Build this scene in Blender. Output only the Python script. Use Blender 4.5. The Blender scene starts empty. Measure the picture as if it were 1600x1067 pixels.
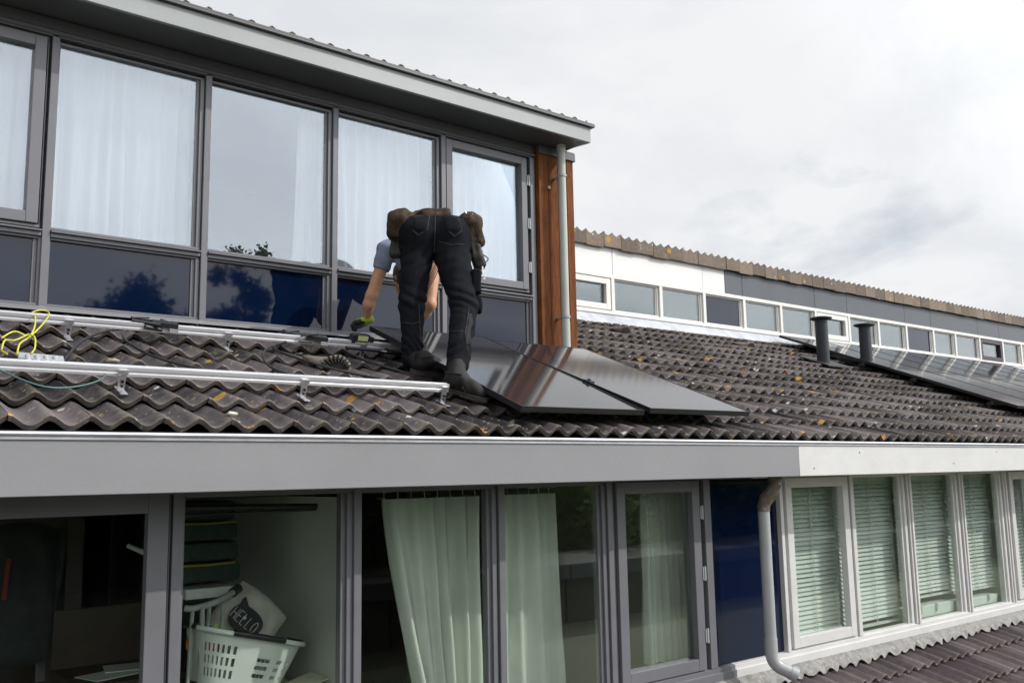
import bpy, math, random
import numpy as np
from mathutils import Vector, Matrix
random.seed(7)
rng = np.random.default_rng(7)
SC = bpy.context.scene
COL = SC.collection
R = math.radians

# ------------------------------------------------------------------ camera, sky, sun, exposure
cam_d = bpy.data.cameras.new('camera')
cam = bpy.data.objects.new('camera', cam_d)
COL.objects.link(cam)
SC.camera = cam
cam_d.sensor_width = 36.0
cam_d.lens = 36.0 * 1444.2 / 1600.0
cam_d.clip_start = 0.05
cam_d.clip_end = 1500
_ya, _pi, _ro = .89861, .14199, .01823
_F0 = Vector((math.cos(_ya), math.sin(_ya), 0)); _R0 = Vector((math.sin(_ya), -math.cos(_ya), 0)); _U0 = Vector((0, 0, 1))
_F = _F0 * math.cos(_pi) + _U0 * math.sin(_pi)
_U1 = -_F0 * math.sin(_pi) + _U0 * math.cos(_pi)
_Rt = _R0 * math.cos(_ro) - _U1 * math.sin(_ro)
_Up = _R0 * math.sin(_ro) + _U1 * math.cos(_ro)
m = Matrix((_Rt, _Up, -_F)).transposed().to_4x4()
cam.matrix_world = m

SUN_AZ = R(44)      # from the facade normal (-Y) towards +X
SUN_EL = R(37.5)
sun_dir = Vector((math.sin(SUN_AZ) * math.cos(SUN_EL), -math.cos(SUN_AZ) * math.cos(SUN_EL), math.sin(SUN_EL)))
sd = bpy.data.lights.new('sun', 'SUN'); sd.energy = 2.75; sd.angle = R(0.55); sd.color = (1.0, .965, .91)
so = bpy.data.objects.new('sun', sd); COL.objects.link(so)
so.rotation_euler = (-sun_dir).to_track_quat('-Z', 'Y').to_euler()

W = bpy.data.worlds.new('World'); SC.world = W; W.use_nodes = True
nt = W.node_tree; nt.nodes.clear()
def N(nt, t, **k):
    n = nt.nodes.new(t)
    for a, b in k.items():
        if a == 'inp':
            for i, v in b.items(): n.inputs[i].default_value = v
        else: setattr(n, a, b)
    return n
def L(nt, a, b): nt.links.new(a, b)
sky = N(nt, 'ShaderNodeTexSky', sky_type='NISHITA', sun_disc=False)
sky.sun_elevation = SUN_EL
sky.sun_rotation = math.atan2(sun_dir.x, sun_dir.y)
sky.air_density = 1.0; sky.dust_density = 1.2; sky.ozone_density = 1.0
bg1 = N(nt, 'ShaderNodeBackground', inp={1: .085})
L(nt, sky.outputs[0], bg1.inputs[0])
tc = N(nt, 'ShaderNodeTexCoord')
sep = N(nt, 'ShaderNodeSeparateXYZ'); L(nt, tc.outputs['Generated'], sep.inputs[0])
den = N(nt, 'ShaderNodeMath', operation='ADD', inp={1: .22})
mx = N(nt, 'ShaderNodeMath', operation='MAXIMUM', inp={1: 0.0}); L(nt, sep.outputs[2], mx.inputs[0]); L(nt, mx.outputs[0], den.inputs[0])
dx = N(nt, 'ShaderNodeMath', operation='DIVIDE'); L(nt, sep.outputs[0], dx.inputs[0]); L(nt, den.outputs[0], dx.inputs[1])
dy = N(nt, 'ShaderNodeMath', operation='DIVIDE'); L(nt, sep.outputs[1], dy.inputs[0]); L(nt, den.outputs[0], dy.inputs[1])
cmb = N(nt, 'ShaderNodeCombineXYZ', inp={2: 8.2}); L(nt, dx.outputs[0], cmb.inputs[0]); L(nt, dy.outputs[0], cmb.inputs[1])
nz = N(nt, 'ShaderNodeTexNoise', inp={'Scale': .95, 'Detail': 7.0, 'Roughness': .55, 'Distortion': .35}); L(nt, cmb.outputs[0], nz.inputs['Vector'])
rmp = N(nt, 'ShaderNodeValToRGB'); rmp.color_ramp.elements[0].position = .20; rmp.color_ramp.elements[1].position = .44
L(nt, nz.outputs[0], rmp.inputs[0])
nz2 = N(nt, 'ShaderNodeTexNoise', inp={'Scale': 1.5, 'Detail': 8.0, 'Roughness': .6, 'Distortion': .5}); L(nt, cmb.outputs[0], nz2.inputs['Vector'])
rmp2 = N(nt, 'ShaderNodeValToRGB')
e = rmp2.color_ramp.elements
e[0].position = .34; e[0].color = (.755, .775, .81, 1); e[1].position = .58; e[1].color = (.885, .90, .92, 1)
L(nt, nz2.outputs[0], rmp2.inputs[0])
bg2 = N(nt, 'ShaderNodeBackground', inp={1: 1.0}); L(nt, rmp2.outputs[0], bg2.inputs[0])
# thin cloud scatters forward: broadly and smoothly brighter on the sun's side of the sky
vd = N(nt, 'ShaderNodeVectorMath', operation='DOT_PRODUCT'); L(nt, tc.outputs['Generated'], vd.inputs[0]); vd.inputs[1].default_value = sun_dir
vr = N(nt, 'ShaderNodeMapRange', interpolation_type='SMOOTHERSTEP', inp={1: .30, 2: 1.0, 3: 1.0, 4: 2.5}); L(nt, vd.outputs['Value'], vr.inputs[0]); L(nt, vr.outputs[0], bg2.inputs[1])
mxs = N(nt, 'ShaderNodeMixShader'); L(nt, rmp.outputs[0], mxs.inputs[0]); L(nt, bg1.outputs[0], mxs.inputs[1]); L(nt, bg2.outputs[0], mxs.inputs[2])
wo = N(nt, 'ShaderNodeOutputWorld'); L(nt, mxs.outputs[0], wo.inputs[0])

SC.view_settings.view_transform = 'Standard'
SC.view_settings.look = 'None'
SC.view_settings.exposure = 0.0
SC.view_settings.gamma = 1.0
SC.view_settings.use_curve_mapping = False
SC.cycles.max_bounces = 10
SC.cycles.transparent_max_bounces = 16

# ------------------------------------------------------------------ helpers
ORG = {}
def tag(o, label, cat, group=None):
    o['label'] = label; o['category'] = cat
    if group: o['group'] = group
    return o
def thing(name, loc, label, cat, group=None):
    o = bpy.data.objects.new(name, None); COL.objects.link(o)
    o.location = loc; o.empty_display_size = .2
    ORG[o.name] = Vector(loc)
    return tag(o, label, cat, group)
def org(p):
    return ORG.get(p.name, Vector((0, 0, 0))) if p else Vector((0, 0, 0))

class MB:
    def __init__(s): s.v = []; s.f = []; s.sm = []; s.mi = []
    def add(s, vs, fs, smooth=False, mi=0):
        b = len(s.v); s.v += [tuple(v) for v in vs]
        for f in fs: s.f.append(tuple(i + b for i in f)); s.sm.append(smooth); s.mi.append(mi)
        return s
    def box(s, x0, x1, y0, y1, z0, z1, mi=0):
        vs = [(x, y, z) for x in (x0, x1) for y in (y0, y1) for z in (z0, z1)]
        return s.add(vs, [(0, 1, 3, 2), (4, 6, 7, 5), (0, 4, 5, 1), (2, 3, 7, 6), (0, 2, 6, 4), (1, 5, 7, 3)], mi=mi)
    def obox(s, M, sx, sy, sz, mi=0):
        b = len(s.v); s.box(-sx / 2, sx / 2, -sy / 2, sy / 2, -sz / 2, sz / 2, mi)
        for i in range(b, len(s.v)): s.v[i] = tuple(M @ Vector(s.v[i]))
        return s
    def tube(s, path, r, seg=10, caps=True, mi=0, closed=False):
        P = [Vector(p) for p in path]; n = len(P)
        rs = r if isinstance(r, (list, tuple)) else [r] * n
        vs = []; up = None
        for i in range(n):
            if closed: t = (P[(i + 1) % n] - P[i - 1]).normalized()
            else: t = (P[min(i + 1, n - 1)] - P[max(i - 1, 0)]).normalized()
            if up is None: up = t.orthogonal().normalized()
            up = (up - t * up.dot(t)).normalized(); w = t.cross(up)
            for k in range(seg):
                a = 2 * math.pi * k / seg
                vs.append(P[i] + (up * math.cos(a) + w * math.sin(a)) * rs[i])
        fs = [(i * seg + k, i * seg + (k + 1) % seg, (i + 1) * seg + (k + 1) % seg, (i + 1) * seg + k) for i in range(n - 1) for k in range(seg)]
        if closed: fs += [((n - 1) * seg + k, (n - 1) * seg + (k + 1) % seg, (k + 1) % seg, k) for k in range(seg)]
        s.add(vs, fs, True, mi)
        if caps and not closed:
            b = len(s.v)
            s.add([vs[k] for k in range(seg)], [tuple(range(seg))[::-1]], mi=mi)
            s.add([vs[(n - 1) * seg + k] for k in range(seg)], [tuple(range(seg))], mi=mi)
        return s
    def prism(s, prof, axis, a0, a1, mi=0, smooth=False):
        # prof: list of 2D points (in the other two axes), extruded along axis
        def mk(p, a):
            if axis == 'x': return (a, p[0], p[1])
            if axis == 'y': return (p[0], a, p[1])
            return (p[0], p[1], a)
        n = len(prof); vs = [mk(p, a0) for p in prof] + [mk(p, a1) for p in prof]
        fs = [(i, (i + 1) % n, n + (i + 1) % n, n + i) for i in range(n)]
        s.add(vs, fs, smooth, mi)
        s.add(vs, [tuple(range(n))[::-1], tuple(range(n, 2 * n))], False, mi)
        return s
    def build(s, name, mat, parent=None, bevel=0, xf=None):
        me = bpy.data.meshes.new(name)
        o0 = org(parent)
        vs = s.v if xf is None else [tuple(xf @ Vector(v)) for v in s.v]
        me.from_pydata([(v[0] - o0.x, v[1] - o0.y, v[2] - o0.z) for v in vs], [], s.f)
        me.polygons.foreach_set('use_smooth', s.sm)
        mats = mat if isinstance(mat, (list, tuple)) else [mat]
        for q in mats: me.materials.append(q)
        if len(mats) > 1: me.polygons.foreach_set('material_index', s.mi)
        me.update()
        o = bpy.data.objects.new(name, me); COL.objects.link(o)
        if parent:
            o.parent = parent; ORG[o.name] = o0
        if bevel:
            b = o.modifiers.new('bevel', 'BEVEL'); b.width = bevel; b.segments = 2; b.limit_method = 'ANGLE'
        return o

def np_mesh(name, V, F, mat, parent=None, smooth=True):
    me = bpy.data.meshes.new(name)
    o0 = org(parent)
    V = np.asarray(V, float) - np.array(o0)
    me.vertices.add(len(V)); me.vertices.foreach_set('co', V.astype(np.float32).ravel())
    F = np.asarray(F, np.int32); k = F.shape[1]
    me.loops.add(len(F) * k); me.loops.foreach_set('vertex_index', F.ravel())
    me.polygons.add(len(F)); me.polygons.foreach_set('loop_start', np.arange(len(F), dtype=np.int32) * k)
    me.polygons.foreach_set('loop_total', np.full(len(F), k, np.int32))
    me.polygons.foreach_set('use_smooth', np.full(len(F), smooth))
    me.materials.append(mat); me.update(calc_edges=True); me.validate()
    o = bpy.data.objects.new(name, me); COL.objects.link(o)
    if parent: o.parent = parent; ORG[o.name] = o0
    return o

# ------------------------------------------------------------------ materials
def new_mat(name):
    m = bpy.data.materials.new(name); m.use_nodes = True
    t = m.node_tree; t.nodes.clear()
    out = N(t, 'ShaderNodeOutputMaterial')
    return m, t, out
def pbr(name, col, rough=.5, var=.12, scale=6, bump=0, bscale=60, metal=0, spec=.5, rvar=.1, stretch=(1, 1, 1), col2=None, coat=0, ior=None, dirt=None, detail=5, tr=0):
    m, t, out = new_mat(name)
    b = N(t, 'ShaderNodeBsdfPrincipled')
    g = N(t, 'ShaderNodeNewGeometry'); mp = N(t, 'ShaderNodeMapping'); mp.inputs['Scale'].default_value = stretch
    L(t, g.outputs['Position'], mp.inputs[0])
    n = N(t, 'ShaderNodeTexNoise', inp={'Scale': scale, 'Detail': detail, 'Roughness': .6}); L(t, mp.outputs[0], n.inputs['Vector'])
    r = N(t, 'ShaderNodeValToRGB'); r.color_ramp.elements[0].position = .3; r.color_ramp.elements[1].position = .72
    c2 = col2 if col2 else tuple(min(1, c * (1 + var)) for c in col)
    c1 = tuple(c * (1 - var) for c in col) if not col2 else col
    r.color_ramp.elements[0].color = (*c1, 1); r.color_ramp.elements[1].color = (*c2, 1)
    L(t, n.outputs[0], r.inputs[0])
    src = r.outputs[0]
    if dirt:
        n3 = N(t, 'ShaderNodeTexNoise', inp={'Scale': dirt[1], 'Detail': 8.0, 'Roughness': .7}); L(t, mp.outputs[0], n3.inputs['Vector'])
        r3 = N(t, 'ShaderNodeValToRGB'); r3.color_ramp.elements[0].position = dirt[2]; r3.color_ramp.elements[1].position = dirt[2] + .08
        L(t, n3.outputs[0], r3.inputs[0])
        mm = N(t, 'ShaderNodeMix', data_type='RGBA'); mm.inputs[7].default_value = (*dirt[0], 1)
        L(t, r3.outputs[0], mm.inputs[0]); L(t, src, mm.inputs[6]); src = mm.outputs[2]
    L(t, src, b.inputs['Base Color'])
    mr = N(t, 'ShaderNodeMapRange', inp={3: max(0, rough - rvar), 4: min(1, rough + rvar)}); L(t, n.outputs[0], mr.inputs[0]); L(t, mr.outputs[0], b.inputs['Roughness'])
    b.inputs['Metallic'].default_value = metal
    b.inputs['Specular IOR Level'].default_value = spec
    if ior: b.inputs['IOR'].default_value = ior
    if coat: b.inputs['Coat Weight'].default_value = coat; b.inputs['Coat Roughness'].default_value = .05
    if bump:
        n2 = N(t, 'ShaderNodeTexNoise', inp={'Scale': bscale, 'Detail': 4.0}); L(t, mp.outputs[0], n2.inputs['Vector'])
        bp = N(t, 'ShaderNodeBump', inp={'Strength': bump, 'Distance': .01}); L(t, n2.outputs[0], bp.inputs['Height']); L(t, bp.outputs[0], b.inputs['Normal'])
    sh = b.outputs[0]
    if tr:
        tl = N(t, 'ShaderNodeBsdfTranslucent'); L(t, src, tl.inputs[0])
        ms = N(t, 'ShaderNodeMixShader', inp={0: tr}); L(t, sh, ms.inputs[1]); L(t, tl.outputs[0], ms.inputs[2]); sh = ms.outputs[0]
    L(t, sh, out.inputs[0])
    return m
def glass(name, fac, tint=(.9, .96, .93), edge=.9, wav=.0, refl=(1, 1, 1)):
    m, t, out = new_mat(name)
    tr = N(t, 'ShaderNodeBsdfTransparent', inp={0: (*tint, 1)})
    gl = N(t, 'ShaderNodeBsdfGlossy', inp={0: (*refl, 1), 1: .0})
    lw = N(t, 'ShaderNodeFresnel', inp={0: 1.5})
    mr = N(t, 'ShaderNodeMapRange', inp={1: .04, 2: 1.0, 3: fac, 4: edge}); L(t, lw.outputs[0], mr.inputs[0])
    if wav:
        g = N(t, 'ShaderNodeNewGeometry')
        n = N(t, 'ShaderNodeTexNoise', inp={'Scale': 1.6, 'Detail': 1.0}); L(t, g.outputs['Position'], n.inputs['Vector'])
        bp = N(t, 'ShaderNodeBump', inp={'Strength': wav, 'Distance': .02}); L(t, n.outputs[0], bp.inputs['Height']); L(t, bp.outputs[0], gl.inputs['Normal'])
    mx = N(t, 'ShaderNodeMixShader'); L(t, mr.outputs[0], mx.inputs[0]); L(t, tr.outputs[0], mx.inputs[1]); L(t, gl.outputs[0], mx.inputs[2])
    L(t, mx.outputs[0], out.inputs[0])
    return m

def tile_mat(name, base, base2, lichen=True, sand=.5):
    m, t, out = new_mat(name)
    b = N(t, 'ShaderNodeBsdfPrincipled'); b.inputs['Roughness'].default_value = .78; b.inputs['Specular IOR Level'].default_value = .3
    g = N(t, 'ShaderNodeNewGeometry'); oi = N(t, 'ShaderNodeObjectInfo')
    n = N(t, 'ShaderNodeTexNoise', inp={'Scale': 14.0, 'Detail': 9.0, 'Roughness': .72}); L(t, g.outputs['Position'], n.inputs['Vector'])
    # per-tile tone
    ad = N(t, 'ShaderNodeMath', operation='MULTIPLY_ADD', inp={1: .6, 2: -.3}); L(t, oi.outputs['Random'], ad.inputs[0])
    sm = N(t, 'ShaderNodeMath', operation='ADD'); L(t, ad.outputs[0], sm.inputs[0]); L(t, n.outputs[0], sm.inputs[1])
    r = N(t, 'ShaderNodeValToRGB'); r.color_ramp.elements[0].position = .25; r.color_ramp.elements[1].position = .78
    r.color_ramp.elements[0].color = (*base, 1); r.color_ramp.elements[1].color = (*base2, 1); L(t, sm.outputs[0], r.inputs[0])
    col = r.outputs[0]
    # weathered sandy crests (surface coat worn along the roll tops), from the tile's own height
    tcn = N(t, 'ShaderNodeTexCoord'); sp = N(t, 'ShaderNodeSeparateXYZ'); L(t, tcn.outputs['Object'], sp.inputs[0])
    n4 = N(t, 'ShaderNodeTexNoise', inp={'Scale': 30.0, 'Detail': 5.0, 'Roughness': .7}); L(t, g.outputs['Position'], n4.inputs['Vector'])
    mr = N(t, 'ShaderNodeMapRange', inp={1: .014, 2: .042, 3: 0.0, 4: 1.0}); L(t, sp.outputs[2], mr.inputs[0])
    ml = N(t, 'ShaderNodeMath', operation='MULTIPLY'); L(t, mr.outputs[0], ml.inputs[0]); L(t, n4.outputs[0], ml.inputs[1])
    ml2 = N(t, 'ShaderNodeMath', operation='MULTIPLY', inp={1: sand}); L(t, ml.outputs[0], ml2.inputs[0])
    mm = N(t, 'ShaderNodeMix', data_type='RGBA'); mm.inputs[7].default_value = (.36, .30, .22, 1)
    L(t, ml2.outputs[0], mm.inputs[0]); L(t, col, mm.inputs[6]); col = mm.outputs[2]
    # pale front nose of each tile
    mrn = N(t, 'ShaderNodeMapRange', inp={1: .022, 2: .0, 3: 0.0, 4: .55}); L(t, sp.outputs[1], mrn.inputs[0])
    mln = N(t, 'ShaderNodeMath', operation='MULTIPLY'); L(t, mrn.outputs[0], mln.inputs[0]); L(t, n4.outputs[0], mln.inputs[1])
    mmn = N(t, 'ShaderNodeMix', data_type='RGBA'); mmn.inputs[7].default_value = (.23, .20, .15, 1)
    L(t, mln.outputs[0], mmn.inputs[0]); L(t, col, mmn.inputs[6]); col = mmn.outputs[2]
    # algae blotches
    n5 = N(t, 'ShaderNodeTexNoise', inp={'Scale': 2.3, 'Detail': 6.0, 'Roughness': .65}); L(t, g.outputs['Position'], n5.inputs['Vector'])
    r5 = N(t, 'ShaderNodeValToRGB'); r5.color_ramp.elements[0].position = .56; r5.color_ramp.elements[1].position = .72
    r5.color_ramp.elements[1].color = (.5, .5, .5, 1); L(t, n5.outputs[0], r5.inputs[0])
    m5 = N(t, 'ShaderNodeMix', data_type='RGBA'); m5.inputs[7].default_value = (.12, .10, .06, 1)
    L(t, r5.outputs[0], m5.inputs[0]); L(t, col, m5.inputs[6]); col = m5.outputs[2]
    if lichen:
        for sc, th, c, seed in ((5.2, .105, (.50, .27, .04), 0), (8.3, .085, (.50, .51, .48), 5.3), (9.0, .065, (.40, .23, .05), 9.1), (34.0, .11, (.30, .29, .25), 2.2), (15.0, .10, (.20, .175, .10), 4.1)):
            mp = N(t, 'ShaderNodeMapping'); mp.inputs['Location'].default_value = (seed, seed * 2, seed); L(t, g.outputs['Position'], mp.inputs[0])
            nn = N(t, 'ShaderNodeTexNoise', inp={'Scale': 60.0, 'Detail': 6.0, 'Roughness': .7}); L(t, g.outputs['Position'], nn.inputs['Vector'])
            vo = N(t, 'ShaderNodeTexVoronoi', inp={'Scale': sc, 'Randomness': 1.0}); L(t, mp.outputs[0], vo.inputs['Vector'])
            s3 = N(t, 'ShaderNodeSeparateXYZ'); L(t, vo.outputs['Color'], s3.inputs[0])
            # radius differs per cell, most cells empty
            rr = N(t, 'ShaderNodeMapRange', inp={1: .26, 2: 1.0, 3: 0.0, 4: th * 2.1}); L(t, s3.outputs[0], rr.inputs[0])
            a1 = N(t, 'ShaderNodeMath', operation='MULTIPLY_ADD', inp={1: .42, 2: -.21}); L(t, nn.outputs[0], a1.inputs[0])
            a2 = N(t, 'ShaderNodeMath', operation='ADD'); L(t, vo.outputs['Distance'], a2.inputs[0]); L(t, a1.outputs[0], a2.inputs[1])
            lt = N(t, 'ShaderNodeMath', operation='LESS_THAN'); L(t, a2.outputs[0], lt.inputs[0]); L(t, rr.outputs[0], lt.inputs[1])
            fc = N(t, 'ShaderNodeMath', operation='MULTIPLY', inp={1: .9}); L(t, lt.outputs[0], fc.inputs[0])
            mm = N(t, 'ShaderNodeMix', data_type='RGBA'); mm.inputs[7].default_value = (*c, 1)
            L(t, fc.outputs[0], mm.inputs[0]); L(t, col, mm.inputs[6]); col = mm.outputs[2]
    L(t, col, b.inputs['Base Color'])
    n6 = N(t, 'ShaderNodeTexNoise', inp={'Scale': 160.0, 'Detail': 5.0, 'Roughness': .7}); L(t, g.outputs['Position'], n6.inputs['Vector'])
    bp = N(t, 'ShaderNodeBump', inp={'Strength': .8, 'Distance': .006}); L(t, n6.outputs[0], bp.inputs['Height']); L(t, bp.outputs[0], b.inputs['Normal'])
    L(t, b.outputs[0], out.inputs[0])
    return m

M = {}
M['tile'] = tile_mat('weathered_tile', (.029, .025, .029), (.148, .127, .133), sand=.5)
M['tile_low'] = tile_mat('purple_tile', (.080, .062, .068), (.165, .132, .138), lichen=False, sand=.35)
M['grey_paint'] = pbr('grey_paint', (.238, .238, .250), .42, .04, 3, .08, 60, stretch=(.5, 1, .6))
M['frame_paint'] = pbr('grey_frame_paint', (.150, .150, .166), .36, .06, 5, .04, 90)
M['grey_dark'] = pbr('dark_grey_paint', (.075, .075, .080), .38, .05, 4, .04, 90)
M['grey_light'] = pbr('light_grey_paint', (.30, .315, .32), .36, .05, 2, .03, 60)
M['white_paint'] = pbr('white_paint', (.61, .605, .595), .45, .06, 5, .12, 70, dirt=((.34, .30, .25), 26, .70), stretch=(.6, 1, 1))
M['cream_paint'] = pbr('cream_paint', (.73, .72, .69), .45, .05, 5, .1, 70, dirt=((.40, .36, .30), 18, .70))
M['white_panel'] = pbr('white_panel', (.74, .735, .72), .5, .03, 2.5, .06, 60, dirt=((.6, .58, .52), 6, .68))
M['slate_panel'] = pbr('slate_panel', (.075, .085, .098), .45, .14, 2.2, .08, 50, stretch=(1, 1, .6))
M['alu'] = pbr('aluminium', (.80, .80, .83), .36, .05, 12, .03, 120, metal=.55, stretch=(.2, 1, 1))
M['steel'] = pbr('stainless', (.72, .72, .74), .28, .08, 25, .1, 80, metal=.9)
M['zinc'] = pbr('zinc_gutter', (.56, .56, .60), .33, .1, 5, .05, 60, metal=.8, dirt=((.22, .2, .18), 22, .72))
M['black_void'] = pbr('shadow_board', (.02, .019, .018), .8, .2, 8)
M['lead'] = pbr('lead_flashing', (.19, .185, .18), .6, .4, 10, .8, 22, dirt=((.29, .27, .235), 34, .52))
M['white_lead'] = pbr('pale_flashing', (.42, .44, .47), .5, .2, 5, .4, 14, dirt=((.25, .23, .2), 11, .62))
M['pipe_grey'] = pbr('pipe_grey', (.36, .37, .38), .38, .06, 7, .05, 40, dirt=((.22, .2, .15), 12, .72))
M['pipe_cream'] = pbr('pipe_upper', (.42, .425, .39), .38, .07, 4, .05, 40)
M['moss_pipe'] = pbr('dirty_pipe', (.12, .10, .07), .7, .4, 30, .5, 50, dirt=((.30, .28, .26), 20, .58))
M['wood'] = pbr('orange_wood', (.125, .042, .016), .85, .35, 14, 1.0, 160, col2=(.27, .100, .038), stretch=(2.4, 1, .30), dirt=((.075, .03, .016), 30, .58), rvar=.05, spec=.2)
M['blue_glass'] = pbr('blue_enamel_glass', (.002, .007, .030), .03, .1, 3, 0, spec=.5, ior=1.62, rvar=.01)
M['blue_glass_up'] = pbr('blue_enamel_glass_up', (.002, .007, .026), .03, .1, 3, 0, spec=.5, ior=1.46, rvar=.01)
M['glass_up'] = glass('coated_glass', .145, (.975, .985, .995), .85, .0, (.86, .93, 1.0))
M['glass_low'] = glass('clear_glass', .014, (.955, .98, .96), .30, .0)
M['glass_far'] = glass('far_glass', .065, (.70, .76, .77), .9, .03)
M['sheer'] = pbr('sheer_curtain', (.90, .91, .92), .9, .02, 8, 0, spec=.1, tr=.25)
M['curtain'] = pbr('green_cream_curtain', (.74, .79, .71), .9, .05, 5, .15, 200, spec=.1, tr=.2)
M['blind'] = pbr('blind_slat', (.66, .72, .68), .45, .04, 10, 0, spec=.4)
M['tape'] = pbr('ladder_tape', (.55, .58, .50), .8)
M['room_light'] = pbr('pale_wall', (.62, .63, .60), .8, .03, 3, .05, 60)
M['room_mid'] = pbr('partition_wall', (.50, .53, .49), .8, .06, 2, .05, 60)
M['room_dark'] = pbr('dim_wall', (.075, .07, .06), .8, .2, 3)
M['floor_in'] = pbr('wood_floor', (.14, .10, .07), .5, .2, 4)
M['brick'] = pbr('brown_render', (.22, .16, .12), .85, .25, 8, .3, 60)
M['ground'] = pbr('garden_ground', (.10, .12, .05), .95, .3, .6, .4, 8, col2=(.17, .165, .14))
M['denim'] = pbr('black_denim', (.0050, .0054, .0075), .8, .3, 60, .5, 420, spec=.10, col2=(.011, .012, .016))
M['denim_patch'] = pbr('grey_stretch_fabric', (.022, .023, .026), .8, .2, 60, .4, 400, spec=.25)
M['stitch'] = pbr('grey_stitch', (.045, .045, .055), .8)
M['skin'] = pbr('tanned_skin', (.50, .255, .155), .5, .12, 22, .12, 160, spec=.4, col2=(.58, .31, .20))
M['shirt'] = pbr('blue_grey_cotton', (.205, .235, .32), .9, .12, 20, .3, 250, spec=.1)
M['leather'] = pbr('brown_suede', (.018, .012, .008), .75, .45, 18, .7, 120, spec=.25, col2=(.080, .050, .029), dirt=((.15, .10, .06), 34, .66))
M['leather_dk'] = pbr('dark_leather', (.02, .016, .014), .6, .3, 22, .4, 120)
M['boot'] = pbr('black_boot_leather', (.008, .0078, .0078), .6, .25, 30, .5, 150, spec=.25, col2=(.020, .018, .017))
M['sole'] = pbr('boot_sole', (.055, .048, .040), .85, .3, 40, .4, 100)
M['amber'] = pbr('amber_trim', (.75, .38, .04), .5)
M['glove_y'] = pbr('lime_glove', (.40, .50, .05), .75, .12, 40, .3, 200)
M['glove_k'] = pbr('black_glove', (.02, .02, .022), .6, .2, 40, .3, 200)
M['hair'] = pbr('brown_hair', (.07, .045, .03), .6, .4, 90, .6, 200)
M['cable'] = pbr('black_cable', (.015, .015, .017), .38, .1, 20)
M['yellow_wire'] = pbr('yellow_wire', (.55, .53, .07), .45, .08, 30)
M['teal_wire'] = pbr('teal_wire', (.06, .13, .13), .4)
M['plastic_k'] = pbr('black_plastic', (.02, .021, .024), .4, .2, 30)
M['plastic_g'] = pbr('grey_plastic', (.34, .35, .36), .45, .1, 20)
M['vent'] = pbr('vent_slate', (.014, .018, .024), .5, .2, 14, .1, 60)
M['frame_k'] = pbr('black_anodised', (.022, .022, .025), .35, .1, 10, metal=.4)
M['white_pl'] = pbr('white_plastic', (.66, .70, .67), .4, .03, 6)
M['brown_cur'] = pbr('brown_curtain', (.12, .095, .075), .9, .1, 3)
M['grey_cur'] = pbr('grey_far_curtain', (.22, .25, .26), .9, .05, 3)
M['purple_fr'] = pbr('dark_purple_frame', (.05, .035, .055), .5, .2, 8)
M['leaf'] = pbr('leaf_green', (.045, .085, .018), .6, .4, 1.5, 0, spec=.3, col2=(.11, .15, .03), tr=.25)
M['leaf2'] = pbr('leaf_light_green', (.10, .16, .025), .6, .3, 1.5, 0, spec=.3, col2=(.19, .24, .05), tr=.25)
M['leaf3'] = pbr('leaf_dark', (.018, .032, .012), .6, .4, 1.5, 0, spec=.3, col2=(.04, .06, .02), tr=.15)
M['bark'] = pbr('bark', (.09, .07, .05), .9, .3, 12, .6, 40)
M['green_fab'] = pbr('green_print_fabric', (.008, .055, .025), .8, .4, 22, .2, 120, col2=(.07, .06, .085))
M['yellow_fab'] = pbr('yellow_trim', (.42, .32, .05), .7)
M['bag'] = pbr('off_white_cloth', (.50, .49, .44), .85, .12, 9, .4, 40)
M['ink'] = pbr('black_print', (.02, .022, .026), .7)
M['ink_w'] = pbr('white_print', (.62, .62, .60), .7)
M['orange_c'] = pbr('orange_cloth', (.65, .13, .03), .8)
M['lime_c'] = pbr('lime_cloth', (.42, .62, .04), .8)
M['red_c'] = pbr('red_orange_strip', (.25, .035, .02), .7)
M['jacket'] = pbr('grey_jacket_cloth', (.035, .042, .042), .85, .4, 6, .2, 80)
M['chair_w'] = pbr('grey_white_tube', (.30, .32, .30), .5)
M['board'] = pbr('pale_board', (.60, .60, .44), .7)
M['wood_in'] = pbr('brown_cabinet', (.05, .035, .022), .6, .3, 5)
def panel_mat():
    m, t, out = new_mat('solar_glass')
    b = N(t, 'ShaderNodeBsdfPrincipled'); b.inputs['Base Color'].default_value = (.012, .012, .016, 1)
    b.inputs['Roughness'].default_value = .085; b.inputs['IOR'].default_value = 1.58
    tcn = N(t, 'ShaderNodeTexCoord'); sp = N(t, 'ShaderNodeSeparateXYZ'); L(t, tcn.outputs['Object'], sp.inputs[0])
    def stripes(i, per, w):
        a = N(t, 'ShaderNodeMath', operation='MULTIPLY', inp={1: 1 / per}); L(t, sp.outputs[i], a.inputs[0])
        f = N(t, 'ShaderNodeMath', operation='FRACT'); L(t, a.outputs[0], f.inputs[0])
        l = N(t, 'ShaderNodeMath', operation='LESS_THAN', inp={1: w}); L(t, f.outputs[0], l.inputs[0])
        return l
    s1 = stripes(1, .0178, .16); s2 = stripes(1, .0865, .035); s3 = stripes(0, .166, .012)
    mxm = N(t, 'ShaderNodeMath', operation='MAXIMUM'); L(t, s2.outputs[0], mxm.inputs[0]); L(t, s3.outputs[0], mxm.inputs[1])
    mix = N(t, 'ShaderNodeMix', data_type='RGBA'); mix.inputs[6].default_value = (.008, .008, .012, 1); mix.inputs[7].default_value = (.085, .08, .08, 1)
    L(t, s1.outputs[0], mix.inputs[0])
    mix2 = N(t, 'ShaderNodeMix', data_type='RGBA'); mix2.inputs[7].default_value = (.02, .02, .024, 1)
    L(t, mxm.outputs[0], mix2.inputs[0]); L(t, mix.outputs[2], mix2.inputs[6]); L(t, mix2.outputs[2], b.inputs['Base Color'])
    L(t, b.outputs[0], out.inputs[0]); return m
M['pv'] = panel_mat()

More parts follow.
